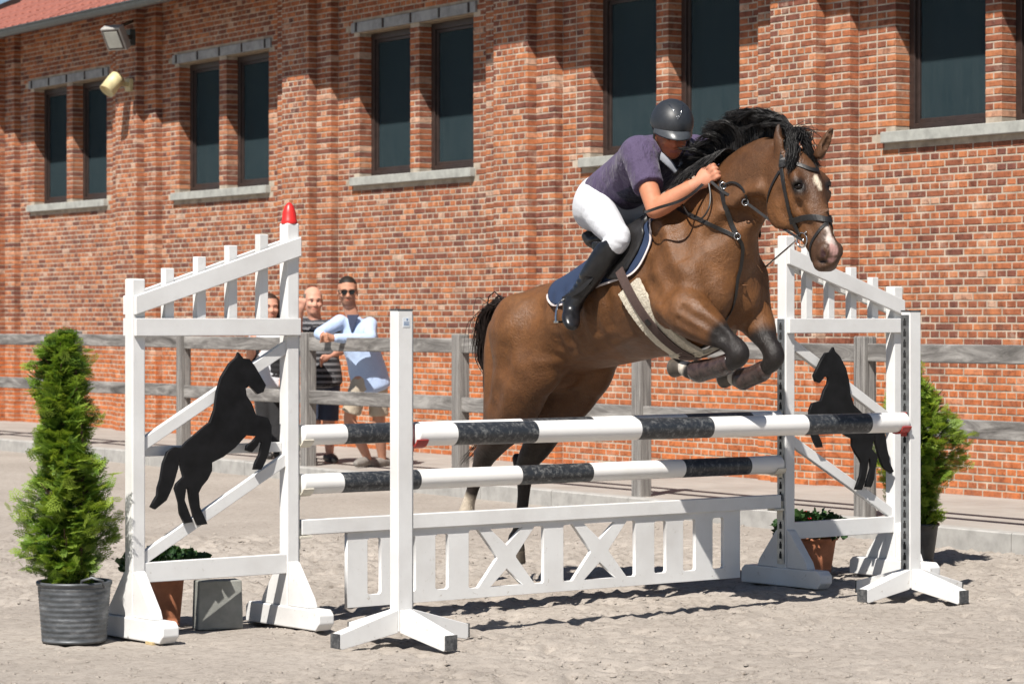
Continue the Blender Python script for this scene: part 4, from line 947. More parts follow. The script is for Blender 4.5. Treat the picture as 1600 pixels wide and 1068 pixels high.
for i_ in range(7): groove([pz(1120 + i_ * 8, 318 + i_ * 7, -.14), pz(1132 + i_ * 8, 326 + i_ * 6, -.14), pz(1140 + i_ * 8, 338 + i_ * 5, -.13)], .008, .003, -1, .012)     # skin folds low on the neck
for sg in (-1, 1):
    groove([(1.00, 1.74), (.985, 1.60), (.965, 1.46), (.99, 1.36)], .05, .014, sg, .05)        # behind the triceps
    groove([(1.13, 1.90), (1.18, 1.80), (1.22, 1.72)], .05, .008, sg, .06)                      # in front of the shoulder blade
    groove([(1.02, 1.78), (1.12, 1.66), (1.19, 1.55)], .05, .006, sg, .05)                      # spine of the shoulder blade
    groove([(1.04, 1.56), (1.13, 1.50), (1.20, 1.47)], .035, .010, sg, .04)                     # above the elbow
    groove([(.16, 1.46), (.13, 1.36), (.12, 1.27)], .08, .016, sg, .06)                         # hollow of the flank
    groove([(-.24, 1.36), (-.23, 1.20), (-.24, 1.03)], .035, .010, sg, .05)                     # hamstring line
    groove([(.0, 1.24), (-.06, 1.10), (-.15, .96)], .05, .006, sg, .05)
    for j_ in range(5): groove([(.30 + .105 * j_, 1.50 + .03 * j_), (.33 + .105 * j_, 1.36 + .03 * j_), (.32 + .105 * j_, 1.26 + .025 * j_)], .03, .0028, sg, .03)   # hint of ribs
    groove([(.15, 1.19), (.40, 1.235), (.65, 1.285), (.85, 1.34)], .03, .004, sg, .02, False)   # belly vein
    groove([(1.30, 1.77), (1.40, 1.845), (1.50, 1.92)], .03, .008, sg, .04)                     # jugular groove
    nq = HP(1287, 396, -.05); ny = surf(nq[0], nq[2], sg); fh.ell((nq[0] + .004, ny + sg * .002, nq[2]), (.011, .016, .021), .008, sub=True); fh.ell((nq[0] - .014, ny - sg * .004, nq[2] + .006), (.010, .010, .028), .014)
    groove([(1.878, 1.652), (1.90, 1.655), (1.92, 1.648)], .008, .004, sg, .006)
    groove([(1.70, 1.95), (1.72, 1.87), (1.77, 1.80)], .03, .006, sg, .025)                     # cheek edge
    groove([(1.80, 1.90), (1.83, 1.84), (1.86, 1.78)], .02, .005, sg, .02)
Vh, Fhc = fh.mesh(3)
# coat colours (bay): by place on the body
def ramp01(x, a, b): return np.clip((x - a) / (b - a), 0, 1)
def seg_d(P, a, b):
    a, b = np.array(a), np.array(b); ab = b - a; t = np.clip(((P - a) @ ab) / ab.dot(ab), 0, 1); return np.linalg.norm(P - a - t[:, None] * ab, axis=1), t
C = np.tile(np.array([[.120, .049, .0150]]), (len(Vh), 1))
zc = Vh[:, 2]; nz2 = vnoise(Vh[:, 0] + 3, Vh[:, 2] * 1.3 + Vh[:, 1], 7, 3) * .6 + vnoise(Vh[:, 0] + 9, Vh[:, 2] + Vh[:, 1], 19, 5) * .4
nz3 = vnoise(Vh[:, 0] + 2, Vh[:, 2] + Vh[:, 1] * .5, 3.2, 12); C *= (0.55 + 0.44 * nz2 + .45 * nz3)[:, None]
def blend(mask, c): 
    global C
    C = C * (1 - mask[:, None]) + np.array(c)[None] * mask[:, None]
blend(ramp01(Vh[:, 2] - (1.50 + .42 * ramp01(Vh[:, 0], -.2, 1.0)), -.05, .12) * .45, (.045, .020, .010))            # darker topline
blend(ramp01(zc, 1.32, 1.15) * ramp01(Vh[:, 0], .9, .2) * .35, (.155, .060, .017))                                  # flank and belly a little redder
blk = (.012, .009, .008); blend(ramp01(zc, 1.22, .92) * (Vh[:, 0] < .2) * .45, (.045, .020, .010)); blend(ramp01(zc, 1.46, 1.30) * (Vh[:, 0] > 1.0) * (np.abs(Vh[:, 1]) > .12) * .35, (.055, .024, .011))
hind = (Vh[:, 0] < .3); blend(ramp01(zc, .95, .74) * hind * .95, blk)
dkn, tkn = seg_d(Vh, HP(1132, 528, -.20), HP(1152, 550, -.185)); dcn, _ = seg_d(Vh, HP(1150, 560, -.185), HP(1045, 575, -.185))
dkf, _ = seg_d(Vh, HP(1194, 532, .16), HP(1208, 556, .155)); dcf, _ = seg_d(Vh, HP(1206, 566, .155), HP(1128, 590, .155))
front = np.minimum(np.minimum(dkn, dcn), np.minimum(dkf, dcf)); blend(ramp01(front, .092, .062) * (Vh[:, 0] > .8) * (zc < 1.42), blk)
dm, tm_ = seg_d(Vh, HP(1070, 574, -.185), HP(1058, 573, -.185)); blend(ramp01(dm, .055, .042), (.55, .50, .43))
dm, tm_ = seg_d(Vh, HP(1148, 590, .155), HP(1143, 589, .155)); blend(ramp01(dm, .05, .040), (.5, .46, .4))
dm, _ = seg_d(Vh, HP(1052, 572, -.185), HP(1040, 573, -.185)); blend(ramp01(dm, .065, .05), (.055, .045, .035))
dm, _ = seg_d(Vh, HP(1134, 590, .155), HP(1120, 591, .155)); blend(ramp01(dm, .06, .05), (.04, .033, .026))
dm, tm_ = seg_d(Vh, HP(740, 768, -.14), HP(722, 814, -.14)); blend(ramp01(dm, .06, .045) * ramp01(tm_, .02, .25), (.52, .45, .36))
dm, _ = seg_d(Vh, HP(719, 822, -.14), HP(712, 838, -.14)); blend(ramp01(dm, .07, .055), (.05, .042, .035))
dm, _ = seg_d(Vh, HP(810, 866, .14), HP(806, 890, .14)); blend(ramp01(dm, .07, .055), (.045, .038, .03))
# head: darker face, star, snip, pink nose
hd = (Vh[:, 0] > 1.6)
dm, _ = seg_d(Vh, (1.80, 0, 2.03), (1.93, 0, 1.74)); blend(ramp01(dm, .10, .04) * hd * .5, (.060, .029, .016))
dm, _ = seg_d(Vh, (1.90, 0, 1.70), (1.88, 0, 1.64)); blend(ramp01(dm, .11, .075) * hd * .55, (.035, .024, .020))
def star(c, r, col_, soft=.012):
    d_ = np.sqrt((((Vh - np.array(c)) / np.array(r)) ** 2).sum(1)); wob = (vnoise(Vh[:, 1] + 5, Vh[:, 2], 45, 8) - .5) * .5; blend(ramp01(d_ + wob, 1.15, .85) * hd, col_)
star((1.845, -.002, 2.005), (.10, .016, .036), (.60, .52, .40)); star((1.93, -.010, 1.79), (.06, .012, .040), (.50, .43, .38)); star((1.955, -.014, 1.745), (.06, .022, .035), (.50, .42, .38))
star((1.955, -.018, 1.705), (.05, .022, .026), (.46, .27, .24)); star((1.93, -.022, 1.660), (.035, .018, .014), (.36, .20, .18)); star((HP(1287, 396, -.05)[0], -.05, HP(1287, 396, -.05)[2]), (.014, .03, .020), (.035, .012, .012)); star((1.915, -.05, 1.652), (.03, .03, .006), (.02, .012, .012))
for sg in (-1, 1):
    dm, _ = seg_d(Vh, (1.812, sg * .09, 1.983), (1.806, sg * .09, 1.98)); blend(ramp01(dm, .055, .025) * hd, (.014, .010, .008))
dm, _ = seg_d(Vh, EN0, EN1); tipm = (zc > 2.2) & (Vh[:, 0] > 1.6); blend(tipm * ramp01(zc, 2.215, 2.26) * .85, (.03, .017, .011))
def horse_mat():
    m, nt, b = new_mat('bay_coat'); a = N(nt, 'ShaderNodeAttribute', attribute_name='col'); co = objco(nt)
    hair = noise(nt, 110, 4, .6, objco(nt, (1, 1, .6))); g = mix(nt, 1.0, ramp(nt, hair, [(0.3, (.84, .84, .84)), (.7, (1.10, 1.10, 1.10))]), ramp(nt, noise(nt, 11, 6, .7, co, .5), [(.32, (.72, .70, .68)), (.55, (1.02, 1.02, 1.02)), (.72, (1.22, 1.2, 1.18))]), 'MULTIPLY')
    lnk(nt, mix(nt, 1.0, a.outputs['Color'], g, 'MULTIPLY'), b.inputs['Base Color'])
    rr = N(nt, 'ShaderNodeMapRange'); rr.inputs[1].default_value = .35; rr.inputs[2].default_value = .65; rr.inputs[3].default_value = .40; rr.inputs[4].default_value = .68; lnk(nt, noise(nt, 5, 6, .7, co), rr.inputs[0]); lnk(nt, rr.outputs[0], b.inputs['Roughness'])
    b.inputs['Specular IOR Level'].default_value = .40
    vein = ramp(nt, noise(nt, 7, 3, .55, co, 1.2), [(.465, (0, 0, 0)), (.5, (1, 1, 1)), (.535, (0, 0, 0))])
    a0 = N(nt, 'ShaderNodeMath', operation='MULTIPLY_ADD'); lnk(nt, vein, a0.inputs[0]); a0.inputs[1].default_value = .28; lnk(nt, hair, a0.inputs[2])
    a1 = N(nt, 'ShaderNodeMath', operation='MULTIPLY_ADD'); lnk(nt, noise(nt, 22, 6, .65, objco(nt, (1, 1, .6)), .8), a1.inputs[0]); a1.inputs[1].default_value = 1.3; lnk(nt, a0.outputs[0], a1.inputs[2])
    ad = N(nt, 'ShaderNodeMath', operation='MULTIPLY_ADD'); lnk(nt, noise(nt, 330, 2, .5, objco(nt, (.5, .5, 1))), ad.inputs[0]); ad.inputs[1].default_value = .6; lnk(nt, a1.outputs[0], ad.inputs[2])
    bump(nt, b, ad.outputs[0], .50, .006); return m
MT['horse'] = horse_mat()
HB = thing('horse', HW((.4, 0, 0)), 'bay horse in mid-leap over the striped poles', 'horse')
hme = np_mesh('body', HWn(Vh), Fhc); set_col(hme, C)
hbody = link_obj('body', hme, MT['horse'], HB, smooth=True)
bvh = BVHTree.FromPolygons([tuple(v) for v in HWn(Vh)], [tuple(q) for q in Fhc.tolist()])
MT['hoof'] = plain('hoof_horn', (.075, .06, .045), .5, .4, 25, .25, .003, dark=(.03, .025, .02))
for A_, B_, la in (((1068, 574), (1041, 575), -.185), ((1145, 589), (1122, 593), .155), ((723, 811), (714, 838), -.14), ((810, 857), (807, 887), .14)):
    a_, b_ = HW(HP(*A_, la)), HW(HP(*B_, la)); ax_ = (b_ - a_).normalized(); m = MB(); m.lathe(a_, [(0, -.004), (.026, -.003), (.034, .005), (.036, .012), (.040, .035), (.045, .060), (.046, .066), (.043, .069), (.032, .065), (0, .060)], 24, ax_); ho_ = part('hoof', m, MT['hoof'], HB, smooth=True)
    x_ = ax_.orthogonal().normalized(); y_ = ax_.cross(x_); m = MB(); m.tube([a_ + ax_ * .070 + (x_ * math.cos(t_) + y_ * math.sin(t_)) * .040 for t_ in [.5 + 5.3 * i / 20 for i in range(21)]], .0055, 6); so_ = part('shoe', m, plain('shoe_steel', (.35, .34, .33), .4, .2, 30, 0, metal=.9), ho_, smooth=True); so_.matrix_parent_inverse = Matrix.Identity(4)
MT['eye'] = plain('horse_eye', (.008, .005, .004), .25, .1, 20, 0, spec=.25)
for sg in (-1, 1):
    m = MB(); c = HW((1.802, sg * .080, 1.982)); m.lathe(c, [(0, -.0185)] + [(.0205 * math.sin(math.pi * i / 10), -.0185 * math.cos(math.pi * i / 10)) for i in range(1, 10)] + [(0, .0185)], 18); part('eye', m, MT['eye'], HB, smooth=True)
# hair: tapered strands
def strands(name, roots, mat, parent, n_seg=9):
    """roots: list of (control points in horse frame, radius)"""
    Vv, Ff, k = [], [], 0
    for pts, r in roots:
        P = HWn(spline(pts, n_seg)); t = np.gradient(P, axis=0); t /= np.linalg.norm(t, axis=1)[:, None] + 1e-9
        ref = np.array([rnd.gauss(0, 1), rnd.gauss(0, 1), rnd.gauss(0, 1)]); a = np.cross(t, ref); a /= np.linalg.norm(a, axis=1)[:, None] + 1e-9; b = np.cross(t, a)
        rr = r * (1 - np.linspace(0, 1, n_seg) ** 2.2 * .85)
        for q in range(3): Vv.append(P + (a * math.cos(q * 2.094) + b * math.sin(q * 2.094)) * rr[:, None])
        for s_ in range(n_seg - 1):
            for q in range(3): Ff.append((k + q * n_seg + s_, k + ((q + 1) % 3) * n_seg + s_, k + ((q + 1) % 3) * n_seg + s_ + 1, k + q * n_seg + s_ + 1))
        k += 3 * n_seg
    return link_obj(name, np_mesh(name, np.concatenate(Vv), np.array(Ff)), mat, parent, smooth=True)
MT['tail_hair'] = plain('dark_brown_hair', (.022, .013, .010), .55, .3, 40, 0, spec=.3)
MT['hair'] = plain('black_hair', (.0085, .0072, .007), .5, .3, 40, 0, spec=.35)
G = lambda s: rnd.gauss(0, s)
crest = spline([HP(1092, 272), HP(1120, 252), HP(1150, 237), HP(1185, 222), HP(1215, 212), HP(1238, 213)], 60)
roots = []
for lk in range(120):
    u0 = (lk + rnd.random() * .8) / 120; env = math.sin(math.pi * min(1, max(0, (u0 - .03) / 1.07))) ** 1.1
    L = (.026 + .108 * env) * (.85 + .3 * rnd.random()); back = (.05 + .05 * rnd.random()); sd = G(.020) - .010; lift = 1.0 if rnd.random() < .9 else .55; tw = G(.012); t2 = G(.014)
    for i in range(40):
        u = min(.999, max(0, u0 + G(.006))); c = crest[int(u * 59)]; e = G(.0045); e2 = G(.0045); e3 = G(.006); ll = .88 + .2 * rnd.random()
        roots.append(([(c[0] + e, G(.008), c[2] - .012), (c[0] - back * .05 + e, sd * .5 + e2, c[2] + L * .62 * lift), (c[0] - back * .65 + tw + e2, sd * 1.1 - .01 + e3, c[2] + L * lift + e), (c[0] - back * 1.6 * ll + tw + e3, sd * 1.5 - .02 + e2, c[2] + L * (.96 if lift > .9 else .5) * ll + t2 + e3)], .0021))
for lk in range(34):                    # mane falling on the rider's side, low on the neck
    u0 = rnd.random() * .45; L = .05 + .06 * rnd.random(); tw = G(.012); t2 = G(.012)
    for i in range(26):
        c = crest[int(min(.99, max(0, u0 + G(.008))) * 59)]; e = G(.005); e2 = G(.005)
        roots.append(([(c[0], G(.01), c[2] - .01), (c[0] - .015 + e, -.05 + e2, c[2] + .012), (c[0] - .045 + tw + e, -.095 + e2, c[2] - L * .35), (c[0] - .06 + tw * 2 + e * 1.5, -.12 + t2 + e2, c[2] - L * .9 + e)], .0024))
strands('mane', roots, MT['hair'], HB)
roots = []
pol = np.array((1.675, 0, 2.20))
for i in range(420):                    # forelock, most of it swept to the near side
    f = rnd.random(); sd = -.085 + G(.012) if f < .6 else (.05 + G(.02)); p = pol + [G(.012), G(.022), 0]
    roots.append(([p, p + [.045, sd * .3, .022 + abs(G(.012))], (1.745 + G(.012), sd * .8, 2.125 + G(.012)), (1.765 + G(.010), sd * 1.15 - .005, 2.070 + G(.014))], .0022))
for i in range(14): roots.append(([pol + [0, G(.02), 0], pol + [.02, G(.03), .05], pol + [.06 + G(.02), .04 + G(.03), .05 + G(.02)], pol + [.10 + G(.03), .07 + G(.04), .02 + G(.02)]], .0022))
strands('forelock', roots, MT['hair'], HB, 8)
roots = []
for i in range(1100):
    u = rnd.random(); r0 = (-.34 - .14 * u, G(.022) + .005, 1.475 - .05 * u * u + G(.008)); w = .022; a, b = G(w), G(w)
    L = rnd.random()
    roots.append(([r0, (-.48 + a * .7, b * .7 + .01, 1.42 + G(.03)), (-.525 + a, b + .01, 1.22), (-.500 + a * .7, b * .8 + .02, 1.12), (-.475 + a * .6, b * .8 + .02, 1.10 - .08 * L)] if i < 1075 else [r0, (-.48 + a * .6, b, 1.4), (-.52 + a, b, 1.15), (-.51 + a, b, .90), (-.58 + a, b - .02, .76), (-.68 + a * 1.4, b - .03, .70 - .05 * L)], .0042))
for i in range(26): roots.append(([(-.40, -.10 + G(.015), .85), (-.38 + G(.012), -.16 + G(.015), .75), (-.35 + G(.015), -.16 + G(.02), .68 - .08 * rnd.random())], .0022))
for i in range(520):                    # bushy top of the tail
    u = rnd.random(); x0 = -.33 - .13 * u; L = .07 + .10 * rnd.random(); y0 = G(.03)
    roots.append(([(x0, y0 * .4, 1.455 - .02 * u), (x0 - .05, y0, 1.485 - .05 * u + G(.012)), (x0 - .085 - L * .3 + G(.01), y0 * 1.3, 1.445 - .10 * u + G(.02)), (x0 - .09 - L * .4 + G(.015), y0 * 1.4, 1.43 - L - .10 * u + G(.02))], .0026))
strands('tail', roots, MT['tail_hair'], HB, 12)

# ------------------------------------------------------------------ tack
MT['leather'] = plain('black_leather', (.012, .0105, .010), .48, .3, 60, .2, .002, spec=.5)
MT['steel'] = plain('bit_steel', (.60, .60, .60), .22, .1, 20, 0, metal=1.0)
CAM = Vector((0, 0, HC))
def hit(px, py):
    d = (at(px, py, 10.0) - CAM).normalized(); h = bvh.ray_cast(CAM, d)
    return h[0] if h[0] is not None else bvh.find_nearest(at(px, py, 13.7))[0]
def loc(p): q = Vector(p) - HC0; return (q.dot(HS) / KH, q.dot(HL) / KH, (q.z - ZO) / KH)
def mirror(p): s, l, z = loc(p); return HW((s, -l, z))
def strap(mb, pts, w, th=.004, off=.004, n=None, snap=True, nrm=None):
    """flat strap laid on the horse's surface through world points"""
    n = n or max(6, int(sum((Vector(pts[i + 1]) - Vector(pts[i])).length for i in range(len(pts) - 1)) / .012))
    P = [Vector(p) for p in spline(pts, n)]; Q, NN = [], []
    for p in P:
        if snap:
            c, nn, _, _ = bvh.find_nearest(p); Q.append(c + nn * off); NN.append(nn)
        else: Q.append(p); NN.append(nrm or (CAM - p).normalized())
    for _ in range(7 if snap else 2):
        Q = [Q[0]] + [(Q[i - 1] + Q[i] * 2 + Q[i + 1]) / 4 for i in range(1, len(Q) - 1)] + [Q[-1]]
        NN = [NN[0]] + [((NN[i - 1] + NN[i] * 2 + NN[i + 1]) / 4).normalized() for i in range(1, len(NN) - 1)] + [NN[-1]]
    vs, fs = [], []
    for i, (p, nn) in enumerate(zip(Q, NN)):
        t = (Q[min(i + 1, n - 1)] - Q[max(i - 1, 0)]).normalized(); s = nn.cross(t).normalized()
        vs += [p - s * w / 2, p + s * w / 2, p + s * w / 2 + nn * th, p - s * w / 2 + nn * th]
    for i in range(n - 1):
        a = i * 4; fs += [(a + j, a + (j + 1) % 4, a + 4 + (j + 1) % 4, a + 4 + j) for j in range(4)]
    fs += [(3, 2, 1, 0), (n * 4 - 4, n * 4 - 3, n * 4 - 2, n * 4 - 1)]
    mb.add(vs, fs); return Q
def hp(*q): return [hit(x, y) for x, y in q]
br_root = thing('bridle', HW((1.72, 0, 2.0)), 'black leather bridle on the bay horse\'s head', 'bridle')
def strap_part(name, root, lists, w, mir=True, th=.004, mat='leather', off=.004):
    m = MB()
    for L in lists:
        strap(m, L, w, th, off)
        if mir: strap(m, [mirror(p) for p in L], w, th, off)
    return part(name, m, MT[mat], root, bevel=.0012)
strap_part('headpiece', br_root, [[HW((1.665, -.002, 2.205)), HW((1.68, -.05, 2.19)), hit(1222, 262)]], .030)
strap_part('browband', br_root, [[hit(1222, 260), hit(1236, 254), HW((1.82, -.03, 2.065)), HW((1.82, 0, 2.06)), HW((1.82, .03, 2.065)), mirror(hit(1236, 254)), mirror(hit(1222, 260))]], .020, False, .007)
strap_part('cheekpiece', br_root, [hp((1222, 264), (1226, 290), (1232, 318), (1240, 345), (1251, 368))], .020, True, .006)
strap_part('noseband', br_root, [[hit(1234, 346), hit(1242, 344), hit(1262, 339), HW((1.92, -.035, 1.845)), HW((1.935, 0, 1.845)), HW((1.92, .035, 1.845)), mirror(hit(1262, 339)), mirror(hit(1242, 344))]], .028, False, .007)
strap_part('flash_strap', br_root, [[HW((1.935, -.012, 1.825)), hit(1288, 350), hit(1277, 366), hit(1266, 384), HW((1.83, -.03, 1.665)), HW((1.83, 0, 1.655))]], .014, True)
strap_part('throatlash', br_root, [hp((1219, 268), (1211, 282), (1203, 300)) + [HW((1.575, -.05, 1.865)), HW((1.57, 0, 1.85))]], .014, True)
m = MB(); bp = loc(hit(1255, 375)); ring = HW((bp[0], bp[1] - .008, bp[2]))
m.tube([ring + HS * (.034 * math.cos(i * .2618)) + ZV * (.034 * math.sin(i * .2618)) for i in range(25)], .0042, 6, False)
m.tube([HW((bp[0], bp[1] - .004, bp[2])), HW((bp[0], 0, bp[2])), HW((bp[0], -bp[1] + .004, bp[2]))], .007, 6)
m.tube([hit(1263, 362) - HL * .012, hit(1249, 386) - HL * .012], [.004, .005], 6)
r2 = mirror(ring); m.tube([r2 + HS * (.034 * math.cos(i * .2618)) + ZV * (.034 * math.sin(i * .2618)) for i in range(25)], .0042, 6, False)
part('bit', m, MT['steel'], br_root, smooth=True)
HAND = HW(HP(1106, 279, -.125)); HANDL = HW((1.285, .115, 2.05))
m = MB(); RG = hit(1168, 316) - HL * .015
for pts in ([ring, ring + (RG - ring) * .55 - ZV * .006, RG, RG + (HAND - RG) * .5 - ZV * .012 - HL * .01, HAND], [r2, r2 + (mirror(RG) - r2) * .5, mirror(RG), HANDL]): strap(m, pts, .013, .004, 0, 40, False)
lp = [HAND, HW(HP(1085, 300, -.19)), HW(HP(1062, 314, -.29)), HW(HP(1030, 324, -.345)), HW(HP(1006, 331, -.30)), HW((.92, -.16, 1.95))]
strap(m, lp, .014, .006, 0, 40, False); m.tube([Vector(q) for q in spline([HAND, HW(HP(1110, 305, -.14)), HW(HP(1107, 326, -.16)), HW(HP(1094, 342, -.18)), HW(HP(1075, 334, -.20)), HW((1.05, -.14, 2.0))], 40)], .0045, 6)
part('reins', m, MT['leather'], br_root)
# breastplate with martingale
bpr = thing('breastplate', HW((1.2, 0, 1.6)), 'black breastplate and martingale across the horse\'s shoulder and chest', 'breastplate')
strap_part('shoulder_strap', bpr, [hp((1035, 318), (1068, 331), (1100, 346), (1128, 359), (1149, 369))], .020, True, .005)
strap_part('neck_strap', bpr, [hp((1128, 283), (1129, 297), (1134, 322), (1142, 347), (1152, 368))], .024, True, .006)
strap_part('chest_strap', bpr, [hp((1152, 370), (1160, 386), (1156, 420), (1150, 446)) + [HW((1.33, -.02, 1.40)), HW((1.20, -.01, 1.30)), HW((1.04, 0, 1.23))]], .018, False, .005)
strap_part('martingale_fork', bpr, [hp((1131, 292), (1142, 284), (1156, 288), (1165, 301), (1168, 315))], .011, False, .005)
for c in (hit(1152, 369), RG, hit(1130, 290)):
    m = MB(); e = (CAM - c).normalized(); x = e.cross(ZV).normalized(); y = e.cross(x); m.tube([c + e * .012 + x * (.015 * math.cos(i * .5236)) + y * (.015 * math.sin(i * .5236)) for i in range(13)], .003, 6, False); part('ring', m, MT['steel'], bpr, smooth=True)
# saddle pad: cloth laid on the back on both sides
def drape(name, poly, root, mat, off, lift=.0, nx=46, side=-1, keep=None, thick=.012):
    """poly: outline in (s, z) of the near side; points are pushed in from the side until they meet the coat"""
    P = np.array(poly); s0, z0 = P.min(0); s1, z1 = P.max(0); h = .012
    S = np.arange(s0, s1 + h, h); Z = np.arange(z0, z1 + h, h)
    def inside(x, y):
        c = False; j = len(P) - 1
        for i in range(len(P)):
            if (P[i, 1] > y) != (P[j, 1] > y) and x < (P[j, 0] - P[i, 0]) * (y - P[i, 1]) / (P[j, 1] - P[i, 1]) + P[i, 0]: c = not c
            j = i
        return c
    def snap(x, y):       # corners on the rim are pulled onto the outline
        best = None
        for i in range(len(P)):
            a, b = P[i - 1], P[i]; ab = b - a; t = min(1, max(0, ((x - a[0]) * ab[0] + (y - a[1]) * ab[1]) / ab.dot(ab))); q = a + ab * t; d_ = (q[0] - x) ** 2 + (q[1] - y) ** 2
            if best is None or d_ < best[0]: best = (d_, q[0], q[1])
        return best[1], best[2]
    m = MB(); idx = {}; inc = {(i, j) for i in range(len(S) - 1) for j in range(len(Z) - 1) if inside(S[i] + h / 2, Z[j] + h / 2)}
    def rim(i, j): return sum((a, b) in inc for a in (i - 1, i) for b in (j - 1, j)) < 4
    def vid(i, j):
        if (i, j) in idx: return idx[(i, j)]
        x, y = snap(S[i], Z[j]) if rim(i, j) else (S[i], Z[j]); o = HW((x, side * 1.0, y)); hh = bvh.ray_cast(o, HL * (-side))
        if hh[0] is None or abs(loc(hh[0])[1]) < .01: idx[(i, j)] = None; return None
        k = len(m.v); n_ = (hh[1] * .5 + HL * side * .5).normalized(); m.v += [tuple(hh[0] + n_ * off), tuple(hh[0] + n_ * (off + thick))]; idx[(i, j)] = k; return k
    cells = {}
    for i in range(len(S) - 1):
        for j in range(len(Z) - 1):
            if inside(S[i] + h / 2, Z[j] + h / 2):
                q = [vid(i, j), vid(i + 1, j), vid(i + 1, j + 1), vid(i, j + 1)]
                if None not in q: cells[(i, j)] = q
    for (i, j), q in cells.items():
        m.f.append(tuple(k + 1 for k in q)); m.f.append(tuple(k for k in q[::-1]))
        for (di, dj, a, b) in ((0, -1, 0, 1), (1, 0, 1, 2), (0, 1, 2, 3), (-1, 0, 3, 0)):
            if (i + di, j + dj) not in cells: m.f.append((q[a], q[b], q[b] + 1, q[a] + 1))
    o = part(name, m, mat, root, smooth=True); return o
def navy_mat():
    m, nt, b = new_mat('navy_quilt'); co = objco(nt); b.inputs['Base Color'].default_value = (.012, .026, .066, 1); b.inputs['Roughness'].default_value = .85
    ch = N(nt, 'ShaderNodeTexVoronoi', distance='CHEBYCHEV'); ch.inputs['Scale'].default_value = 16; ch.inputs['Randomness'].default_value = 0; lnk(nt, co, ch.inputs['Vector']); bump(nt, b, ch.outputs[0], -.5, .012); return m
MT['navy'] = navy_mat(); MT['piping'] = plain('white_piping', (.62, .55, .53), .7, .1, 40, .2)
pad = thing('saddle_pad', HW((.6, 0, 1.7)), 'navy quilted saddle pad with white piping under the saddle', 'saddle pad')
def sz(px, py, lat): q = HP(px, py, lat); return (q[0], q[2])
outl = [sz(868, 462, -.20), sz(869, 472, -.22), sz(876, 477, -.24), sz(890, 475, -.27), sz(925, 452, -.30), sz(960, 438, -.31), sz(981, 430, -.31), sz(992, 408, -.31), sz(1005, 375, -.29), sz(1013, 345, -.24), (1.02, 1.86), (.98, 1.93), (.80, 1.845), (.60, 1.76), (.40, 1.685), (.26, 1.635), (.17, 1.59)]
for sd_ in (-1, 1): drape('cloth', outl, pad, MT['navy'], .002, side=sd_)
edge = [HW((s, -1, z)) for s, z in outl[0:10]]; E2 = []
for p in edge:
    h_ = bvh.ray_cast(p, HL); E2.append((h_[0] if h_[0] is not None else p))
m = MB(); strap(m, E2, .009, .006, .012, 60); strap(m, [mirror(p) for p in E2], .009, .006, .012, 60); part('piping', m, MT['piping'], pad)
inn = [(s + (-.012 if i > 5 else .02), z + (.022 if i < 7 else 0)) for i, (s, z) in enumerate(outl[1:9])]; E3 = []
# saddle: seat, panel flaps, stirrups
sdl = thing('saddle', HW((.66, 0, 1.8)), 'black leather jumping saddle with steel stirrups under the rider', 'saddle')
flap = [sz(938, 420, -.30), sz(950, 437, -.32), sz(966, 436, -.32), sz(978, 420, -.31), sz(990, 392, -.30), sz(1000, 362, -.28), sz(1004, 338, -.22), (.97, 1.905), (.84, 1.865), (.70, 1.81), (.60, 1.77), (.62, 1.70)]
for sd_ in (-1, 1): drape('flap', flap, sdl, MT['leather'], .016, side=sd_, thick=.010)
fs_ = Field((.25, -.3, 1.55), (1.15, .3, 2.12), .012)
fs_.loft([(.36, 0, 1.765, .10, .035), (.45, 0, 1.775, .155, .04), (.60, 0, 1.80, .125, .04), (.75, 0, 1.86, .10, .04), (.86, 0, 1.925, .09, .035), (.93, 0, 1.97, .06, .03)], LAT, .03, 24)
fs_.ell((.37, 0, 1.80), (.05, .13, .035), .04)
for sg in (-1, 1): fs_.loft([(.92, sg * .05, 1.955, .03, .05), (.93, sg * .12, 1.90, .025, .06), (.93, sg * .19, 1.82, .022, .06)], (1, 0, 0), .03, 10)
v_, f_ = fs_.mesh(2); link_obj('seat', np_mesh('seat', HWn(v_), f_), MT['leather'], sdl, smooth=True)
STI = HP(884, 496, -.405)
for sg in (-1, 1):
    S_ = (STI[0], sg * .405, STI[2]); m = MB()
    top = (S_[0] - .005, S_[1], S_[2] + .085)
    arc = [(S_[0] + .0, S_[1] - sg * 0 + .062 * math.cos(a), S_[2] - .02 + .105 * math.sin(a)) for a in [math.pi * i / 12 for i in range(13)]]
    arc = [(S_[0] + (z - S_[2]) * -.15, y, z) for (x, y, z) in arc]
    m.tube([HW(p) for p in arc], .0055, 8); a0, a1 = HW(arc[0]), HW(arc[-1]); m.beam(a0, a1, HS, .035, .010)
    part('stirrup_iron', m, MT['steel'], sdl, smooth=False)
    m = MB(); strap(m, [HW((.80, sg * .27, 1.80)), HW((.77, sg * .345, 1.66)), HW((.69, sg * .385, 1.55)), HW((S_[0] - .02, sg * .405, S_[2] + .085))], .024, .004, 0, 30, False, HL * sg); part('stirrup_leather', m, MT['leather'], sdl)
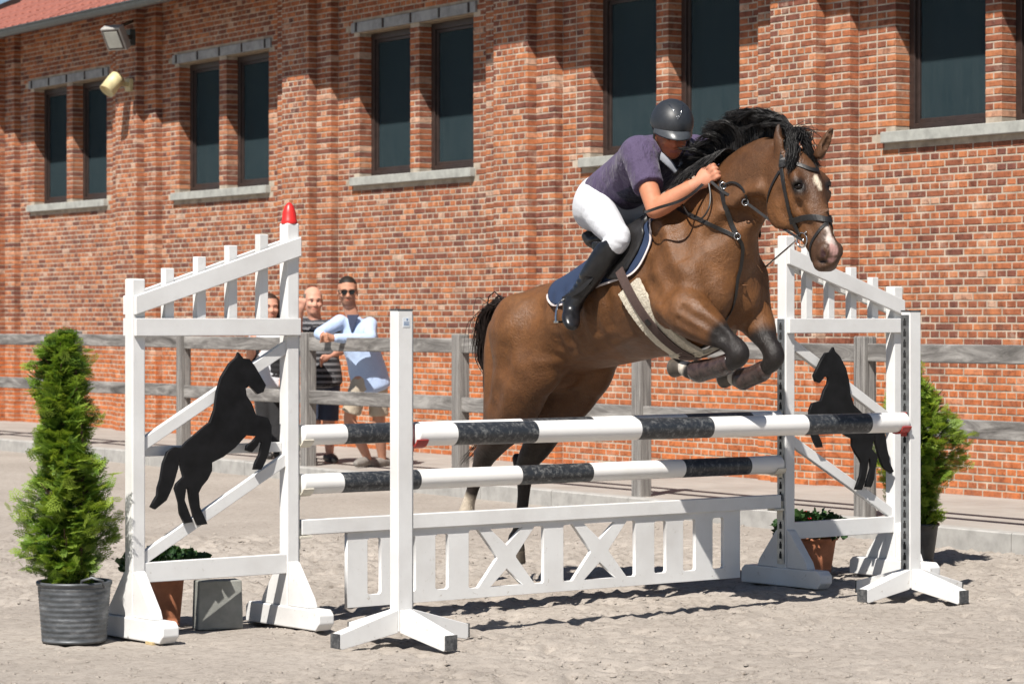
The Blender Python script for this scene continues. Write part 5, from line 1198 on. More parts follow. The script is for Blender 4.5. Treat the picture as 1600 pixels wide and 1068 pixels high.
# girth with fleece
gr_ = thing('girth', HW((.95, 0, 1.3)), 'brown girth strap over cream fleece under the horse\'s belly', 'girth')
fh_t = Field((-.5, -.45, 1.0), (1.6, .45, 2.1), .02); fh_t.loft([(-.27, 0, 1.325, .12, .12), (-.02, 0, 1.345, .272, .225), (.20, 0, 1.375, .268, .23), (.45, 0, 1.435, .295, .258), (.68, 0, 1.505, .305, .295), (.92, 0, 1.575, .285, .335), (1.10, 0, 1.63, .245, .32)], LAT, .03, 60)
v_, f_ = fh_t.mesh(2); bvh_full = bvh; bvh = BVHTree.FromPolygons([tuple(q) for q in HWn(v_)], [tuple(q) for q in f_.tolist()])
gpts = hp((977, 424), (988, 447), (1003, 473), (1020, 497), (1040, 519), (1060, 535), (1078, 545)); tail_ = [HW((1.01, -.06, 1.235)), HW((1.02, 0, 1.225))]
half = gpts + tail_; full = half + [mirror(p) for p in half[::-1][1:]]
def fleece_mat():
    m, nt, b = new_mat('fleece'); co = objco(nt); n1 = noise(nt, 90, 4, .7, co); lnk(nt, ramp(nt, n1, [(.3, (.42, .36, .26)), (.65, (.66, .60, .48))]), b.inputs['Base Color']); b.inputs['Roughness'].default_value = .95; b.inputs['Sheen Weight'].default_value = .4; bump(nt, b, n1, .9, .012); return m
MT['fleece'] = fleece_mat(); MT['webbing'] = plain('brown_webbing', (.075, .045, .038), .8, .15, 90, .3)
m = MB(); Qf = strap(m, full[1:-1], .145, .020, .016, 90)
fl_o = part('fleece', m, MT['fleece'], gr_)
sbs = fl_o.modifiers.new('sub', 'SUBSURF'); sbs.levels = 3; sbs.render_levels = 3; sbs.subdivision_type = 'SIMPLE'
tx = bpy.data.textures.new('fleece_lumps', 'CLOUDS'); tx.noise_scale = .012; dm_ = fl_o.modifiers.new('lumps', 'DISPLACE'); dm_.texture = tx; dm_.strength = .006; dm_.texture_coords = 'GLOBAL'
m = MB(); strap(m, full, .050, .006, .039, 130); part('strap', m, MT['webbing'], gr_)
bvh_g = bvh; m = MB(); c = gpts[3]; nn = bvh.find_nearest(c)[1]; tdir = (gpts[4] - gpts[2]).normalized(); sd2 = nn.cross(tdir); m.box(c + nn * .048 + sd2 * .0, sd2, tdir, nn, .012, .016, .003); part('buckle', m, MT['leather'], gr_, bevel=.002)
bvh = bvh_full
# tendon boots on the forelegs
MT['boot'] = plain('tendon_boot', (.055, .034, .030), .22, .4, 30, .35, .006, spec=.6)
for lat_, A, B, lab in ((-.185, (1137, 567), (1090, 579), 'glossy brown tendon boot on the foreleg nearer the camera'), (.155, (1192, 578), (1160, 591), 'brown tendon boot on the foreleg farther from the camera')):
    a_, b_ = np.array(HP(*A, lat_)), np.array(HP(*B, lat_)); fb_ = Field(np.minimum(a_, b_) - .09, np.maximum(a_, b_) + .09, .006)
    d_ = b_ - a_; up_ = np.array([0, 0, -1.0]); fb_.limb([(*a_, .044), (*(a_ + d_ * .35), .040), (*(a_ + d_ * .7), .043), (*b_, .050)], .01, 24); fb_.limb([(*(a_ + d_ * .1 + up_ * .018), .034), (*(a_ + d_ * .9 + up_ * .016), .036)], .02)
    v_, f_ = fb_.mesh(1); bo_ = link_obj('tendon_boot', np_mesh('tendon_boot', HWn(v_), f_), MT['boot'], None, smooth=True); tag(bo_, lab, 'horse boot', 'tendon boots')
# ================================================================== people
MT['skin'] = None
def skin_mat():
    m, nt, b = new_mat('skin'); a = N(nt, 'ShaderNodeAttribute', attribute_name='col'); co = objco(nt)
    lnk(nt, mix(nt, .5, a.outputs['Color'], ramp(nt, noise(nt, 30, 4, .6, co), [(.3, (.8, .72, .68)), (.7, (1.1, 1.08, 1.06))]), 'MULTIPLY'), b.inputs['Base Color'])
    b.inputs['Roughness'].default_value = .6; b.inputs['Specular IOR Level'].default_value = .3; b.inputs['Subsurface Weight'].default_value = .0; bump(nt, b, noise(nt, 140, 3, .6, co), .12, .002); return m
MT['skin'] = skin_mat()
def cloth(name, c, rough=.85, bmp=.45, folds=9.0, var=.1, stretch=(1, 1, 1)):
    m, nt, b = new_mat(name); co = objco(nt, stretch); n1 = noise(nt, folds, 3, .5, co, .5); n2 = noise(nt, 300, 2, .5, co)
    lnk(nt, ramp(nt, n1, [(.3, tuple(x * (1 - var) for x in c)), (.7, c)]), b.inputs['Base Color']); b.inputs['Roughness'].default_value = rough; b.inputs['Sheen Weight'].default_value = .08
    ad = N(nt, 'ShaderNodeMath', operation='MULTIPLY_ADD'); lnk(nt, n2, ad.inputs[0]); ad.inputs[1].default_value = .04; lnk(nt, n1, ad.inputs[2]); bump(nt, b, ad.outputs[0], bmp, .03); return m
def head_shape(f, c, fw, up, sc=1.0, k=.02):
    """c: centre of the skull at ear height; fw, up: unit vectors; features in a head 0.23 m tall"""
    c, fw, up = np.array(c, float), np.array(fw, float), np.array(up, float); fw /= np.linalg.norm(fw); up = up - fw * up.dot(fw); up /= np.linalg.norm(up); sd = np.cross(up, fw)
    Rm = np.stack([fw, sd, up], 1); P = lambda x, y, z: c + (fw * x + sd * y + up * z) * sc
    E_ = lambda q, r, k_=k, sub=False: f.ell(P(*q), np.array(r) * sc, k_, Rm, sub)
    E_((-.012, 0, .035), (.098, .076, .086)); E_((.025, 0, -.035), (.068, .060, .075), .03); E_((.055, 0, -.088), (.030, .032, .024), .025)
    E_((.072, 0, .020), (.022, .055, .014), .02)                                  # brow
    for s in (-1, 1):
        E_((.082, s * .030, -.002), (.016, .018, .011), .010, True)               # eye sockets
        E_((.070, s * .038, -.030), (.022, .022, .018), .02); E_((-.005, s * .076, -.012), (.018, .009, .030), .008)
        E_((.074, s * .030, -.002), (.0125, .0125, .0115), .004)
    f.limb([(*P(.086, 0, .004), .007 * sc), (*P(.100, 0, -.026), .011 * sc), (*P(.098, 0, -.036), .012 * sc)], .012); E_((.09, .012, -.036), (.012, .009, .009), .008); E_((.09, -.012, -.036), (.012, .009, .009), .008)
    E_((.084, 0, -.062), (.012, .026, .007), .008); E_((.082, 0, -.072), (.012, .022, .007), .008); f.limb([(*P(.095, -.022, -.0665), .0022), (*P(.099, 0, -.066), .0025), (*P(.095, .022, -.0665), .0022)], .004, sub=True)
    return P, Rm, sd
def person_mesh(name, f, T, mat, parent, colors=None, smooth=2):
    v, q = f.mesh(smooth); w = T(v); me = np_mesh(name, w, q)
    if colors is not None: set_col(me, colors(v))
    return link_obj(name, me, mat, parent, smooth=True)

# ------------------------------------------------------------------ the rider (horse frame)
rid = thing('person', HW((.5, 0, 1.8)), 'rider in purple polo shirt, white breeches and dark helmet crouched over the horse', 'person')
SHR, ELR = np.array((.845, -.185, 2.165)), np.array(HP(1024, 328, -.26)); HDR = np.array(HP(1104, 278, -.125))
SHL, ELL = np.array((.835, .185, 2.185)), np.array((1.03, .27, 1.96)); HDL = np.array((1.275, .12, 2.045))
HIP = {-1: np.array((.43, -.10, 1.93)), 1: np.array((.43, .10, 1.93))}
KN = {-1: np.array(HP(966, 372, -.31))}; AN = {-1: np.array(HP(896, 470, -.365))}; TOE = {-1: np.array(HP(892, 506, -.425))}
for d_ in (KN, AN, TOE): d_[1] = d_[-1] * [1, -1, 1]
HEADC = np.array(HP(1049, 208, -.045)); HFW, HUP = np.array((.82, -.46, -.30)), np.array((.28, -.12, .94))
fr_ = Field((.1, -.55, 1.25), (1.45, .55, 2.5), .0066)
P_, Rm, hsd = head_shape(fr_, HEADC, HFW, HUP, .98)
fr_.limb([(.86, -.025, 2.19, .062), (*(HEADC + [-.03, .0, -.045]), .056)], .03)
fr_.loft([(.42, 0, 1.95, .12, .10), (.62, -.01, 2.08, .13, .09), (.80, -.015, 2.15, .13, .075)], LAT, .03, 14)
def arm(f, sh, el, hd, sg):
    f.limb([(*sh, .052), (*((sh + el) / 2), .048), (*(el + (sh - el) * .08), .043), (*el, .040), (*(el + (hd - el) * .22), .046), (*(el + (hd - el) * .6), .038), (*(el + (hd - el) * .88), .027)], .015, 40)
    d = (hd - el) / np.linalg.norm(hd - el); up = np.array((-.3, 0, 1.0)); up -= d * up.dot(d); up /= np.linalg.norm(up); sd = np.cross(up, d) * sg      # sd points outwards
    Rh = np.stack([d, sd, up], 1); f.ell(hd - d * .012, (.046, .024, .040), .015, Rh)
    for i, (u, L) in enumerate(((.032, .92), (.012, 1.0), (-.010, .95), (-.030, .80))):           # four fingers closing round the rein
        k0 = hd + d * .030 + up * u + sd * .012; k1 = k0 + (d * .026 + sd * .008) * L; k2 = k1 + (d * .004 - sd * .030) * L; k3 = k2 + (-d * .026 - sd * .006) * L
        f.limb([(*k0, .0105), (*k1, .0105), (*k2, .0098), (*k3, .0088)], .004, 14)
    t0 = hd - d * .02 + up * .034 - sd * .006; f.limb([(*t0, .014), (*(t0 + d * .030 + up * .010), .0115), (*(t0 + d * .056 - up * .004 - sd * .010), .0095)], .008, 12)
arm(fr_, SHR, ELR, HDR, -1); arm(fr_, SHL, ELL, HDL, 1)
for sg in (-1, 1): fr_.limb([(*HIP[sg], .07), (*((HIP[sg] + KN[sg]) / 2), .06), (*KN[sg], .042), (*((KN[sg] + AN[sg]) / 2), .04), (*AN[sg], .030), (*((AN[sg] + TOE[sg]) / 2), .018), (*(AN[sg] + (TOE[sg] - AN[sg]) * .8), .010)], .03, 30)
def rid_col(v):
    c = np.tile(np.array([[.44, .185, .105]]), (len(v), 1)); d = np.linalg.norm(v - P_(.08, 0, -.05), axis=1); c[d < .05] *= [1.05, .82, .78]; 
    dl = np.linalg.norm((v - P_(.096, 0, -.066)) / np.array([.02, .024, .008]), axis=1); c[dl < 1] = (.36, .12, .10)
    for s in (-1, 1):
        de = np.linalg.norm(v - P_(.085, s * .030, -.002), axis=1); c[de < .011] = (.05, .03, .025); hand = np.minimum(np.linalg.norm(v - HDR, axis=1), np.linalg.norm(v - HDL, axis=1)); 
    c[hand < .085] = (.48, .215, .135)
    hl = (v - HEADC) @ Rm; hr = (hl[:, 2] > .0) & (hl[:, 0] < .02) & (np.linalg.norm(hl, axis=1) < .16); c[hr] = (.05, .035, .025); return c
person_mesh('body', fr_, HWn, MT['skin'], rid, rid_col)
# shirt
fsh = Field((.1, -.45, 1.75), (1.3, .45, 2.5), .009)
fsh.loft([(.375, 0, 1.985, .140, .112), (.45, 0, 2.012, .152, .122), (.56, -.005, 2.058, .158, .126), (.68, -.01, 2.105, .180, .130), (.78, -.015, 2.15, .185, .118), (.86, -.02, 2.185, .14, .085)], LAT, .02, 26)
for sh, el in ((SHR, ELR), (SHL, ELL)):
    u = el - sh; fsh.limb([(*(sh + [-.06, -np.sign(sh[1]) * .05, -.02]), .095), (*sh, .084), (*(sh + u * .35), .076), (*(sh + u * .62), .072), (*(sh + u * .80), .07)], .05, 24)
for sh, el in ((SHR, ELR), (SHL, ELL)):
    u = (el - sh) / np.linalg.norm(el - sh)
    ax = [fsh.lo[i] + fsh.h * np.arange(fsh.n[i]) for i in range(3)]; X, Y, Z = np.meshgrid(*ax, indexing='ij', sparse=True); q = sh + (el - sh) * .60
    pl_ = ((X - q[0]) * u[0] + (Y - q[1]) * u[1] + (Z - q[2]) * u[2]); rad = np.sqrt((X - q[0]) ** 2 + (Y - q[1]) ** 2 + (Z - q[2]) ** 2)
    fsh.a = np.where(rad < .16, np.maximum(fsh.a, pl_), fsh.a).astype(np.float32)
fsh.ell(HEADC + [-.0, 0, -.02], (.085, .075, .085), .01, sub=True)
def shirt_col(v):
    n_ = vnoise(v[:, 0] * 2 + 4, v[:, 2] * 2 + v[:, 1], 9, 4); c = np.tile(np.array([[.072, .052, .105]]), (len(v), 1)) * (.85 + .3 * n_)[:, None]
    fr = (v[:, 2] - 2.055 - (v[:, 0] - .6) * .42 < -.02) & (np.abs(v[:, 1]) < .135) & (v[:, 0] > .62); c[fr] = (.022, .022, .045); return c  # torso front coloured dark navy: its shade is painted into the shirt
MT['shirt'] = vcol_mat('purple_shirt', .8, .75, 9, .05, .3, .1, .12, 20, (1.6, 1, .7))
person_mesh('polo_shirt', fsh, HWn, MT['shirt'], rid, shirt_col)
fc = Field(HEADC - .2, HEADC + .2, .006); a_ = HEADC + [-.045, 0, -.085]
fc.loft([(*(a_ + [-.035, -.055, .01]), .022, .010), (*(a_ + [.02, -.068, -.010]), .020, .009), (*(a_ + [.075, -.045, -.055]), .020, .008), (*(a_ + [.09, -.01, -.10]), .012, .008)], (.2, .3, 1), .01, 18)
fc.loft([(*(a_ + [-.035, .055, .01]), .022, .010), (*(a_ + [.02, .068, -.010]), .020, .009), (*(a_ + [.075, .035, -.055]), .020, .008), (*(a_ + [.09, -.0, -.10]), .012, .008)], (.2, -.3, 1), .01, 18)
MT['collar'] = cloth('collar_cloth', (.22, .23, .26), .8, .2)
person_mesh('collar', fc, HWn, MT['collar'], rid, None, 1)
# breeches
fbq = Field((.1, -.5, 1.6), (1.15, .5, 2.15), .009)
fbq.ell((.41, 0, 1.945), (.135, .145, .115), .03); fbq.loft([(.36, 0, 1.99, .145, .115), (.44, 0, 1.96, .155, .13)], LAT, .05, 8)
for sg in (-1, 1):
    fbq.ell((.355, sg * .07, 1.915), (.085, .075, .085), .05)
    fbq.loft([(*HIP[sg], .085, .102), (*(HIP[sg] + (KN[sg] - HIP[sg]) * .4), .080, .088), (*(HIP[sg] + (KN[sg] - HIP[sg]) * .8), .066, .070), (*KN[sg], .058, .062), (*(KN[sg] + (AN[sg] - KN[sg]) * .16), .052, .055)], (.3, 1, .3), .06, 24)
MT['breeches'] = cloth('white_breeches', (.58, .59, .62), .75, .30, 7, .05, (1, 1, 2.0))
person_mesh('breeches', fbq, HWn, MT['breeches'], rid)
# belt, boots
for sg in (-1, 1):
    fbt = Field(np.minimum(np.minimum(KN[sg], AN[sg]), TOE[sg]) - .14, np.maximum(np.maximum(KN[sg], AN[sg]), TOE[sg]) + .12, .007)
    k, a, t = KN[sg], AN[sg], TOE[sg]; L = a - k
    fbt.limb([(*(k + L * .10), .060), (*(k + L * .30), .063), (*(k + L * .55), .056), (*(k + L * .82), .043), (*a, .042)], .01, 30)
    fbt.limb([(*(k + L * -.03 + [-.026, 0, .01]), .042), (*(k + L * .14 + [-.018, 0, 0]), .052)], .02)
    heel = a + (t - a) * -.25 + [-.02, 0, -.045]; 
    fbt.limb([(*a, .046), (*(heel + [.0, 0, .01]), .036)], .02); fbt.loft([(*(heel), .036, .034), (*(heel + (t - heel) * .35), .038, .040), (*(heel + (t - heel) * .7), .046, .034), (*(heel + (t - heel) * .95), .042, .028), (*(heel + (t - heel) * 1.12), .030, .020)], (0, 1, 0), .03, 22)
    ax = [fbt.lo[i] + fbt.h * np.arange(fbt.n[i]) for i in range(3)]; X, Y, Z = np.meshgrid(*ax, indexing='ij', sparse=True); u = L / np.linalg.norm(L); q = k + L * .10
    fbt.a = np.maximum(fbt.a, (-((X - q[0]) * (u[0] + .75) + (Y - q[1]) * u[1] + (Z - q[2]) * (u[2] * .55)) * .75)).astype(np.float32)
    for i in range(5):
        q = k + L * (.62 + .08 * i); fbt.limb([(*(q + [-.05, sg * .03, 0]), .004), (*(q + [.0, sg * .055, -.012]), .005), (*(q + [.05, sg * .02, -.0]), .004)], .014, 8, sub=True)
    MT['bootleather'] = MT.get('bootleather') or plain('riding_boot', (.013, .013, .015), .30, .3, 40, .15, .003, spec=.5)
    person_mesh('riding_boot', fbt, HWn, MT['bootleather'], rid)
    m = MB(); c = k + L * .16; x = np.array([-.07, 0, .012]); m.box(HW(c + x), HS, HL, ZV, .022, .045, .020); part('boot_top_flap', m, MT['bootleather'], rid, bevel=.008)
# helmet
fhe = Field(HEADC - .24, HEADC + .24, .006); HU = HUP - HFW / np.linalg.norm(HFW) * HUP.dot(HFW / np.linalg.norm(HFW)); HU /= np.linalg.norm(HU)
fwn = HFW / np.linalg.norm(HFW)
hp_ = lambda x, y, z: HEADC + fwn * x + hsd * y + HU * z
fhe.ell(hp_(-.010, 0, .050), (.128, .100, .108), .01, Rm)
ax = [fhe.lo[i] + fhe.h * np.arange(fhe.n[i]) for i in range(3)]; X, Y, Z = np.meshgrid(*ax, indexing='ij', sparse=True)
q = hp_(0, 0, .026); tilt = HU + fwn * .10
pl_ = -((X - q[0]) * tilt[0] + (Y - q[1]) * tilt[1] + (Z - q[2]) * tilt[2]); q2 = hp_(-.06, 0, -.025)
pl2 = ((X - q2[0]) * fwn[0] + (Y - q2[1]) * fwn[1] + (Z - q2[2]) * fwn[2]); pl3 = -((X - q2[0]) * HU[0] + (Y - q2[1]) * HU[1] + (Z - q2[2]) * HU[2])
fhe.a = np.maximum(fhe.a, np.minimum(pl_, np.maximum(pl2, pl3))).astype(np.float32)
MT['helmet'] = plain('helmet_shell', (.020, .023, .028), .48, .15, 60, .1, .002, spec=.5)
person_mesh('helmet', fhe, HWn, MT['helmet'], rid); hel = bpy.data.objects[[o.name for o in rid.children if o.name.startswith('helmet')][0]]
m = MB(); vs, fs_v = [], []; nn = 17
for rr, zz in ((.0, .040), (1.0, .016)):
    for th_ in (0, .007):
        for i in range(nn):
            a = -1.25 + 2.5 * i / (nn - 1); e = .062 * math.cos(a * 1.2) * rr
            vs.append(HW(hp_(-.010 + (.118 + e) * math.cos(a), (.096 + e * .25) * math.sin(a), zz - .004 * rr - th_)))
qv = lambda r_, t_, i: (r_ * 2 + t_) * nn + i
for i in range(nn - 1): fs_v += [(qv(0, 0, i), qv(0, 0, i + 1), qv(1, 0, i + 1), qv(1, 0, i)), (qv(0, 1, i), qv(1, 1, i), qv(1, 1, i + 1), qv(0, 1, i + 1)), (qv(1, 0, i), qv(1, 0, i + 1), qv(1, 1, i + 1), qv(1, 1, i))]
m.add(vs, fs_v); MT['visor'] = plain('helmet_visor', (.055, .06, .066), .35, .1, 40, .05); o = part('visor', m, MT['visor'], hel, smooth=True); o.matrix_parent_inverse = Matrix.Identity(4)
def on_helmet(a, b):      # a: angle from the front to the crown, b: sideways angle
    d = (math.cos(a) * math.cos(b), math.sin(b), math.sin(a) * math.cos(b)); return HW(hp_(-.010 + .1300 * d[0], .1015 * d[1], .050 + .110 * d[2]))
m = MB()
m.tube([on_helmet(.55, .10), on_helmet(.85, .20), on_helmet(1.15, .34)], .0016, 6); m.tube([on_helmet(.55, -.10), on_helmet(.85, -.20), on_helmet(1.15, -.34)], .0016, 6)
m.tube([on_helmet(.50 + .12 * math.cos(i * .35) * 0 - .10 * (1 - ((i - 4.5) / 4.5) ** 2) + .06, .10 * (i - 4.5) / 4.5) for i in range(10)], .0018, 6)
for i in range(3): m.tube([on_helmet(.44 - .055 * i + .10, -.05 + .012 * i), on_helmet(.40 - .055 * i + .10, 0), on_helmet(.44 - .055 * i + .10, .05 - .012 * i)], .0016, 6)
o = part('silver_trim', m, MT['steel'], hel, smooth=True); o.matrix_parent_inverse = Matrix.Identity(4); o['kind'] = 'stuff'
m = MB()
for s in (-1, 1): strap_pts = [HW(hp_(.0, s * .083, .02)), HW(hp_(.02, s * .080, -.04)), HW(hp_(.045, s * .045, -.105)), HW(hp_(.05, 0, -.118))]; m.tube([Vector(p) for p in spline(strap_pts, 14)], .006, 6)
part('chin_strap', m, MT['leather'], rid, smooth=True)

# ------------------------------------------------------------------ spectators behind the fence (world frame, metres)
IDT = lambda v: v
def spectator(label, D, P, skin, hair, clothes, seed):
    """P: photo points (column, row, extra depth) of the joints; returns the root"""
    A = lambda k: np.array(at(P[k][0], P[k][1], D + (P[k][2] if len(P[k]) > 2 else 0)))
    root = thing('person', (A('footL')[0], A('footL')[1], PAVE), label, 'person', 'spectators at the fence')
    pts = np.array([A(k) for k in P if k not in ('look', 'up')]); f = Field(pts.min(0) - .28, pts.max(0) + .28, .0095)
    hc = A('head'); fw = np.array(P['look'], float); Ph, Rm_, sd_ = head_shape(f, hc, fw, P.get('up', (0, 0, 1)), 1.10)
    f.limb([(*((A('shR') + A('shL')) / 2 + [0, 0, -.02]), .06), (*(hc + [0, .0, -.06]), .055)], .03)
    mid = (A('shR') + A('shL')) / 2; hip = (A('hipR') + A('hipL')) / 2
    f.loft([(*(hip), .11, .09), (*(mid + (hip - mid) * .2), .12, .08)], tuple(A('shL') - A('shR')), .03, 10)
    for s in 'RL':
        f.limb([(*A('sh' + s), .052), (*A('el' + s), .040), (*(A('el' + s) * .75 + A('ha' + s) * .25), .044), (*(A('el' + s) * .1 + A('ha' + s) * .9), .028)], .015, 26)
        h, e = A('ha' + s), A('el' + s); d = (h - e) / np.linalg.norm(h - e); up = np.array((0, -.5, 1.0)); up -= d * up.dot(d); up /= np.linalg.norm(up); sdv = np.cross(d, up)
        f.ell(h, (.045, .026, .038), .015, np.stack([d, sdv, up], 1))
        for i, u in enumerate((.03, .01, -.01, -.03)): k0 = h + d * .035 + up * u; f.limb([(*k0, .011), (*(k0 + d * .03 - sdv * .006), .0105), (*(k0 + d * .045 - sdv * .028), .0095)], .006, 8)
        f.limb([(*(h + up * .03), .013), (*(h + up * .045 + d * .03), .010)], .008, 6)
        f.limb([(*A('hip' + s), .085), (*A('kn' + s), .055), (*(A('kn' + s) * .7 + A('foot' + s) * .3), .056), (*(A('foot' + s) + [0, 0, .09]), .036), (*(A('foot' + s) + [0, 0, .04]), .034)], .02, 26)
    def cf(v):
        c = np.tile(np.array([skin]), (len(v), 1)); l_ = (v - hc) @ Rm_; n_ = np.linalg.norm(l_, axis=1) < .17
        back_ = n_ & (l_[:, 0] < -.005) & (l_[:, 2] > -.03) & ~((np.abs(l_[:, 1]) > .072) & (l_[:, 2] < .02))
        hr = (n_ & (l_[:, 2] > .066 + .45 * np.maximum(l_[:, 0] - .045, 0)) & (l_[:, 0] < .082)) | back_ if hair[1] else (back_ & (l_[:, 2] < .085)) | (n_ & (np.abs(l_[:, 1]) > .062) & (l_[:, 0] < .04) & (l_[:, 2] > .005) & (l_[:, 2] < .07))
        c[hr] = hair[0]
        dl = np.linalg.norm((l_ - np.array([.096, 0, -.066])) / np.array([.03, .024, .008]), axis=1); c[dl < 1] = np.array(skin) * [.75, .5, .5]
        for s in (-1, 1):
            de = np.linalg.norm(l_ - np.array([.086, s * .030, -.002]), axis=1); c[de < .011] = (.04, .03, .03); db = np.linalg.norm((l_ - np.array([.088, s * .030, .020])) / np.array([.02, .020, .006]), axis=1); c[db < 1] = np.array(hair[0]) * .8
        if hair[2]: bd = n_ & (l_[:, 2] < -.035) & (l_[:, 0] > .0) & (l_[:, 2] > -.125) & ~(dl < 1.3); c[bd] = c[bd] * .62
        return c
    person_mesh('body', f, IDT, MT['skin'], root, cf)
    for cname, mat, build, colf in clothes:
        g = Field(pts.min(0) - .28, pts.max(0) + .28, .0105); build(g, A, mid, hip); person_mesh(cname, g, IDT, mat, root, colf)
    return root, A, Ph, Rm_
def cut_at(g, q, u, rad):
    ax = [g.lo[i] + g.h * np.arange(g.n[i]) for i in range(3)]; X, Y, Z = np.meshgrid(*ax, indexing='ij', sparse=True)
    pl_ = ((X - q[0]) * u[0] + (Y - q[1]) * u[1] + (Z - q[2]) * u[2]); r = np.sqrt((X - q[0]) ** 2 + (Y - q[1]) ** 2 + (Z - q[2]) ** 2); g.a = np.where(r < rad, np.maximum(g.a, pl_), g.a).astype(np.float32)
def top_build(sleeve, hem, wide=.20, deep=.125):
    def b(g, A, mid, hip):
        sdv = tuple(A('shL') - A('shR')); low = hip + (hip - mid) * hem
        g.loft([(*low, wide * 1.02, deep * 1.12), (*(hip + (mid - hip) * .15), wide * 1.0, deep * 1.08), (*(hip + (mid - hip) * .40), wide * .94, deep * 1.02), (*(hip + (mid - hip) * .75), wide, deep), (*(mid + [0, 0, -.02]), wide * .70, deep * .75), (*(mid + [0, 0, .035]), wide * .38, deep * .6)], sdv, .02, 60, flat=.5)
        rr = random.Random(int(mid[0] * 1000))
        for s in 'RL':
            sh, el, ha = A('sh' + s), A('el' + s), A('ha' + s)
            if sleeve < 1: g.limb([(*sh, .078), (*(sh + (el - sh) * sleeve), .068)], .05, 12); u = (el - sh) / np.linalg.norm(el - sh); cut_at(g, sh + (el - sh) * (sleeve - .05), u, .13)
            else: g.limb([(*sh, .066), (*(sh + (el - sh) * .6), .056), (*el, .052), (*(el + (ha - el) * .5), .046), (*(el + (ha - el) * .82), .038)], .03, 26)
    return b
def legs_build(frac, r0=.084, r1=.085):
    def b(g, A, mid, hip):
        g.loft([(*(hip + [0, 0, -.02]), .14, .10), (*(hip + [0, 0, -.09]), .15, .11)], tuple(A('hipL') - A('hipR')), .03, 8, flat=.4)
        for s in 'RL':
            h, k, ft = A('hip' + s), A('kn' + s), A('foot' + s)
            if frac <= 1.3:
                e = h + (k - h) * min(frac, 1) if frac <= 1 else k + (ft - k) * (frac - 1); g.limb([(*h, r0), (*e, r1)], .03, 12); u = (e - h) / np.linalg.norm(e - h); cut_at(g, e - u * .015, u, .2)
            else: g.limb([(*h, r0), (*k, r1 * .85), (*(ft + [0, 0, .09]), .062)], .03, 20)
    return b
def shoe_build(dx, dy):
    def b(g, A, mid, hip):
        for s in 'RL':
            ft = A('foot' + s); d = np.array([dx, dy, 0.0]); g.limb([(*(ft + [0, 0, .042] - d * .06), .040), (*(ft + [0, 0, .040] + d * .07), .042), (*(ft + [0, 0, .030] + d * .15), .030)], .02, 12)
    return b
MT['blueshirt'] = cloth('light_blue_linen', (.40, .51, .72), .8, .8, 7, .08, (1, 1, .6)); MT['beige'] = cloth('beige_cotton', (.42, .36, .28), .85, .5, 8, .1); MT['navyjean'] = cloth('navy_denim', (.025, .035, .065), .85, .4, 9, .15)
MT['trainer'] = cloth('grey_trainers', (.22, .20, .18), .8, .4, 20, .3); MT['darkshoe'] = cloth('dark_shoes', (.02, .018, .018), .5, .2, 20, .2); MT['blackcloth'] = cloth('black_cloth', (.012, .012, .014), .85, .4, 9, .1); MT['whitetop'] = cloth('white_top', (.6, .62, .66), .8, .4, 9, .1)
def stripes(v):
    z = (v[:, 2] / .052); k = (z - np.floor(z)); c = np.tile(np.array([[.013, .013, .016]]), (len(v), 1)); c[k < .42] = (.17, .17, .18); c[(k > .62) & (k < .70)] = (.12, .12, .13); return c
MT['stripe'] = vcol_mat('striped_polo', .85, .4, 9, .03, .3, .05, .1, 20)
D1_ = 24.35
r1_, A1, Ph1, Rm1 = spectator('man in light blue shirt and sunglasses leaning on the fence', D1_, dict(head=(543, 455), shR=(531, 503), shL=(578, 507, .05), elR=(500, 521, -.16), haR=(505, 526, -.32), elL=(577, 529, -.20), haL=(514, 528, -.34), hipR=(565, 592, .02), hipL=(590, 590, .10), knR=(547, 650, .05), knL=(592, 655, .12), footR=(573, 728, .05), footL=(597, 729, .20), look=(.10, -1, -.08)),
    (.46, .235, .155), ((.018, .012, .009), True, True), [('shirt', MT['blueshirt'], top_build(1.5, .16, .165, .112), None), ('shorts', MT['beige'], legs_build(.95), None), ('shoes', MT['trainer'], shoe_build(-.55, -.8), None)], 1)
m = MB()
for s in (-1, 1):
    c = Vector(Ph1(.100, s * .031, .000)); fx_, sd3, up3 = (Vector(Rm1[:, i]) for i in range(3)); m.prism([c + sd3 * x + up3 * z - fx_ * abs(x + s * .0) * .2 for x, z in ((-.026, .016), (.026, .018), (.024, -.008), (.010, -.020), (-.014, -.020), (-.025, -.006))], fx_ * .004)
    m.beam(Vector(Ph1(.090, s * .062, .012)), Vector(Ph1(.0, s * .080, .005)), up3, .008, .004)
m.beam(Vector(Ph1(.103, -.01, .010)), Vector(Ph1(.103, .01, .010)), up3, .006, .004); part('sunglasses', m, plain('sunglass', (.008, .007, .007), .12, .1, 20, 0), r1_)
m = MB(); mid1 = (A1('shR') + A1('shL')) / 2; c = Vector(mid1) + Vector((-.01, -.098, .03)); m.prism([c + Vector((-.055, 0, .045)), c + Vector((.05, 0, .045)), c + Vector((.012, -.014, -.055)), c + Vector((-.012, -.022, -.12)), c + Vector((-.03, -.014, -.055))], (0, .02, 0)); part('open_collar', m, plain('navy_lining', (.03, .04, .08), .8), r1_, bevel=.004)
D2_ = 25.05
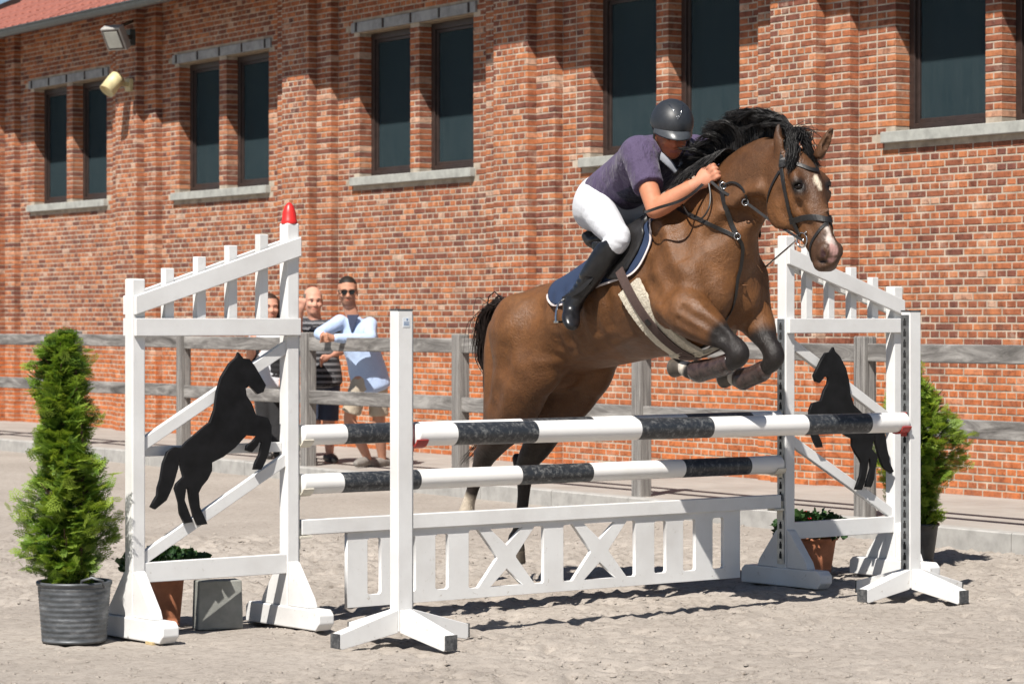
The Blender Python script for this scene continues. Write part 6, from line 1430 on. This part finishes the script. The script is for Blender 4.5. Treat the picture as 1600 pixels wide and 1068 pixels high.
r2_, A2, Ph2, Rm2 = spectator('smiling man in black and grey striped polo beside the fence post', D2_, dict(head=(489, 471), shR=(473, 508), shL=(517, 512), elR=(462, 528, -.15), haR=(470, 481, -.28), elL=(532, 545), haL=(508, 560, -.12), hipR=(487, 592), hipL=(517, 592), knR=(492, 652), knL=(514, 652), footR=(482, 722), footL=(515, 722), look=(.28, -1, .02)),
    (.55, .29, .21), ((.14, .115, .095), False, False), [('polo_shirt', MT['stripe'], top_build(.62, .06, .185, .14), stripes), ('shorts', MT['navyjean'], legs_build(1.1), None), ('shoes', MT['darkshoe'], shoe_build(.4, -.9), None)], 2)
D3_ = 25.9
r3_, A3, Ph3, Rm3 = spectator('woman with long dark hair half hidden behind the white wing', D3_, dict(head=(421, 480), shR=(403, 522), shL=(437, 524), elR=(392, 560), haR=(394, 530, -.3), elL=(446, 566), haL=(440, 600, -.1), hipR=(408, 598), hipL=(432, 598), knR=(412, 652), knL=(434, 652), footR=(414, 716), footL=(436, 716), look=(.35, -1, 0)),
    (.52, .27, .19), ((.035, .018, .012), True, False), [('top', MT['whitetop'], top_build(.5, .04, .165, .115), None), ('trousers', MT['blackcloth'], legs_build(2), None), ('shoes', MT['darkshoe'], shoe_build(.4, -.9), None)], 3)
fhair = Field(A3('head') - .3, A3('head') + .3, .009); hc = A3('head'); fhair.ell(hc + [-.01, .02, .045], (.095, .10, .085), .02)
for s in (-1, 1): fhair.limb([(*(hc + [s * .075 - .01, .02, .03]), .04), (*(hc + [s * .088 - .01, .02, -.08]), .04), (*(hc + [s * .085, -.01, -.20]), .03)], .03, 14)
fhair.ell(hc + [.045, -.10, -.02], (.062, .06, .085), .02, sub=True); MT['brownhair'] = plain('brown_hair', (.035, .018, .012), .45, .3, 60, .5)
person_mesh('hair', fhair, IDT, MT['brownhair'], r3_)
fv_ = Field(A3('shR') - .45, A3('shL') + .45, .011); mid3 = (A3('shR') + A3('shL')) / 2; hip3 = (A3('hipR') + A3('hipL')) / 2
fv_.loft([(*(hip3), .175, .125), (*(hip3 + (mid3 - hip3) * .6), .178, .125), (*(mid3 + [0, 0, -.04]), .15, .10)], tuple(A3('shL') - A3('shR')), .02, 14, flat=.35); fv_.ell((hip3 + mid3) / 2 + [-.05, -.13, 0], (.07, .08, .4), .02, sub=True)
person_mesh('waistcoat', fv_, IDT, MT['blackcloth'], r3_)
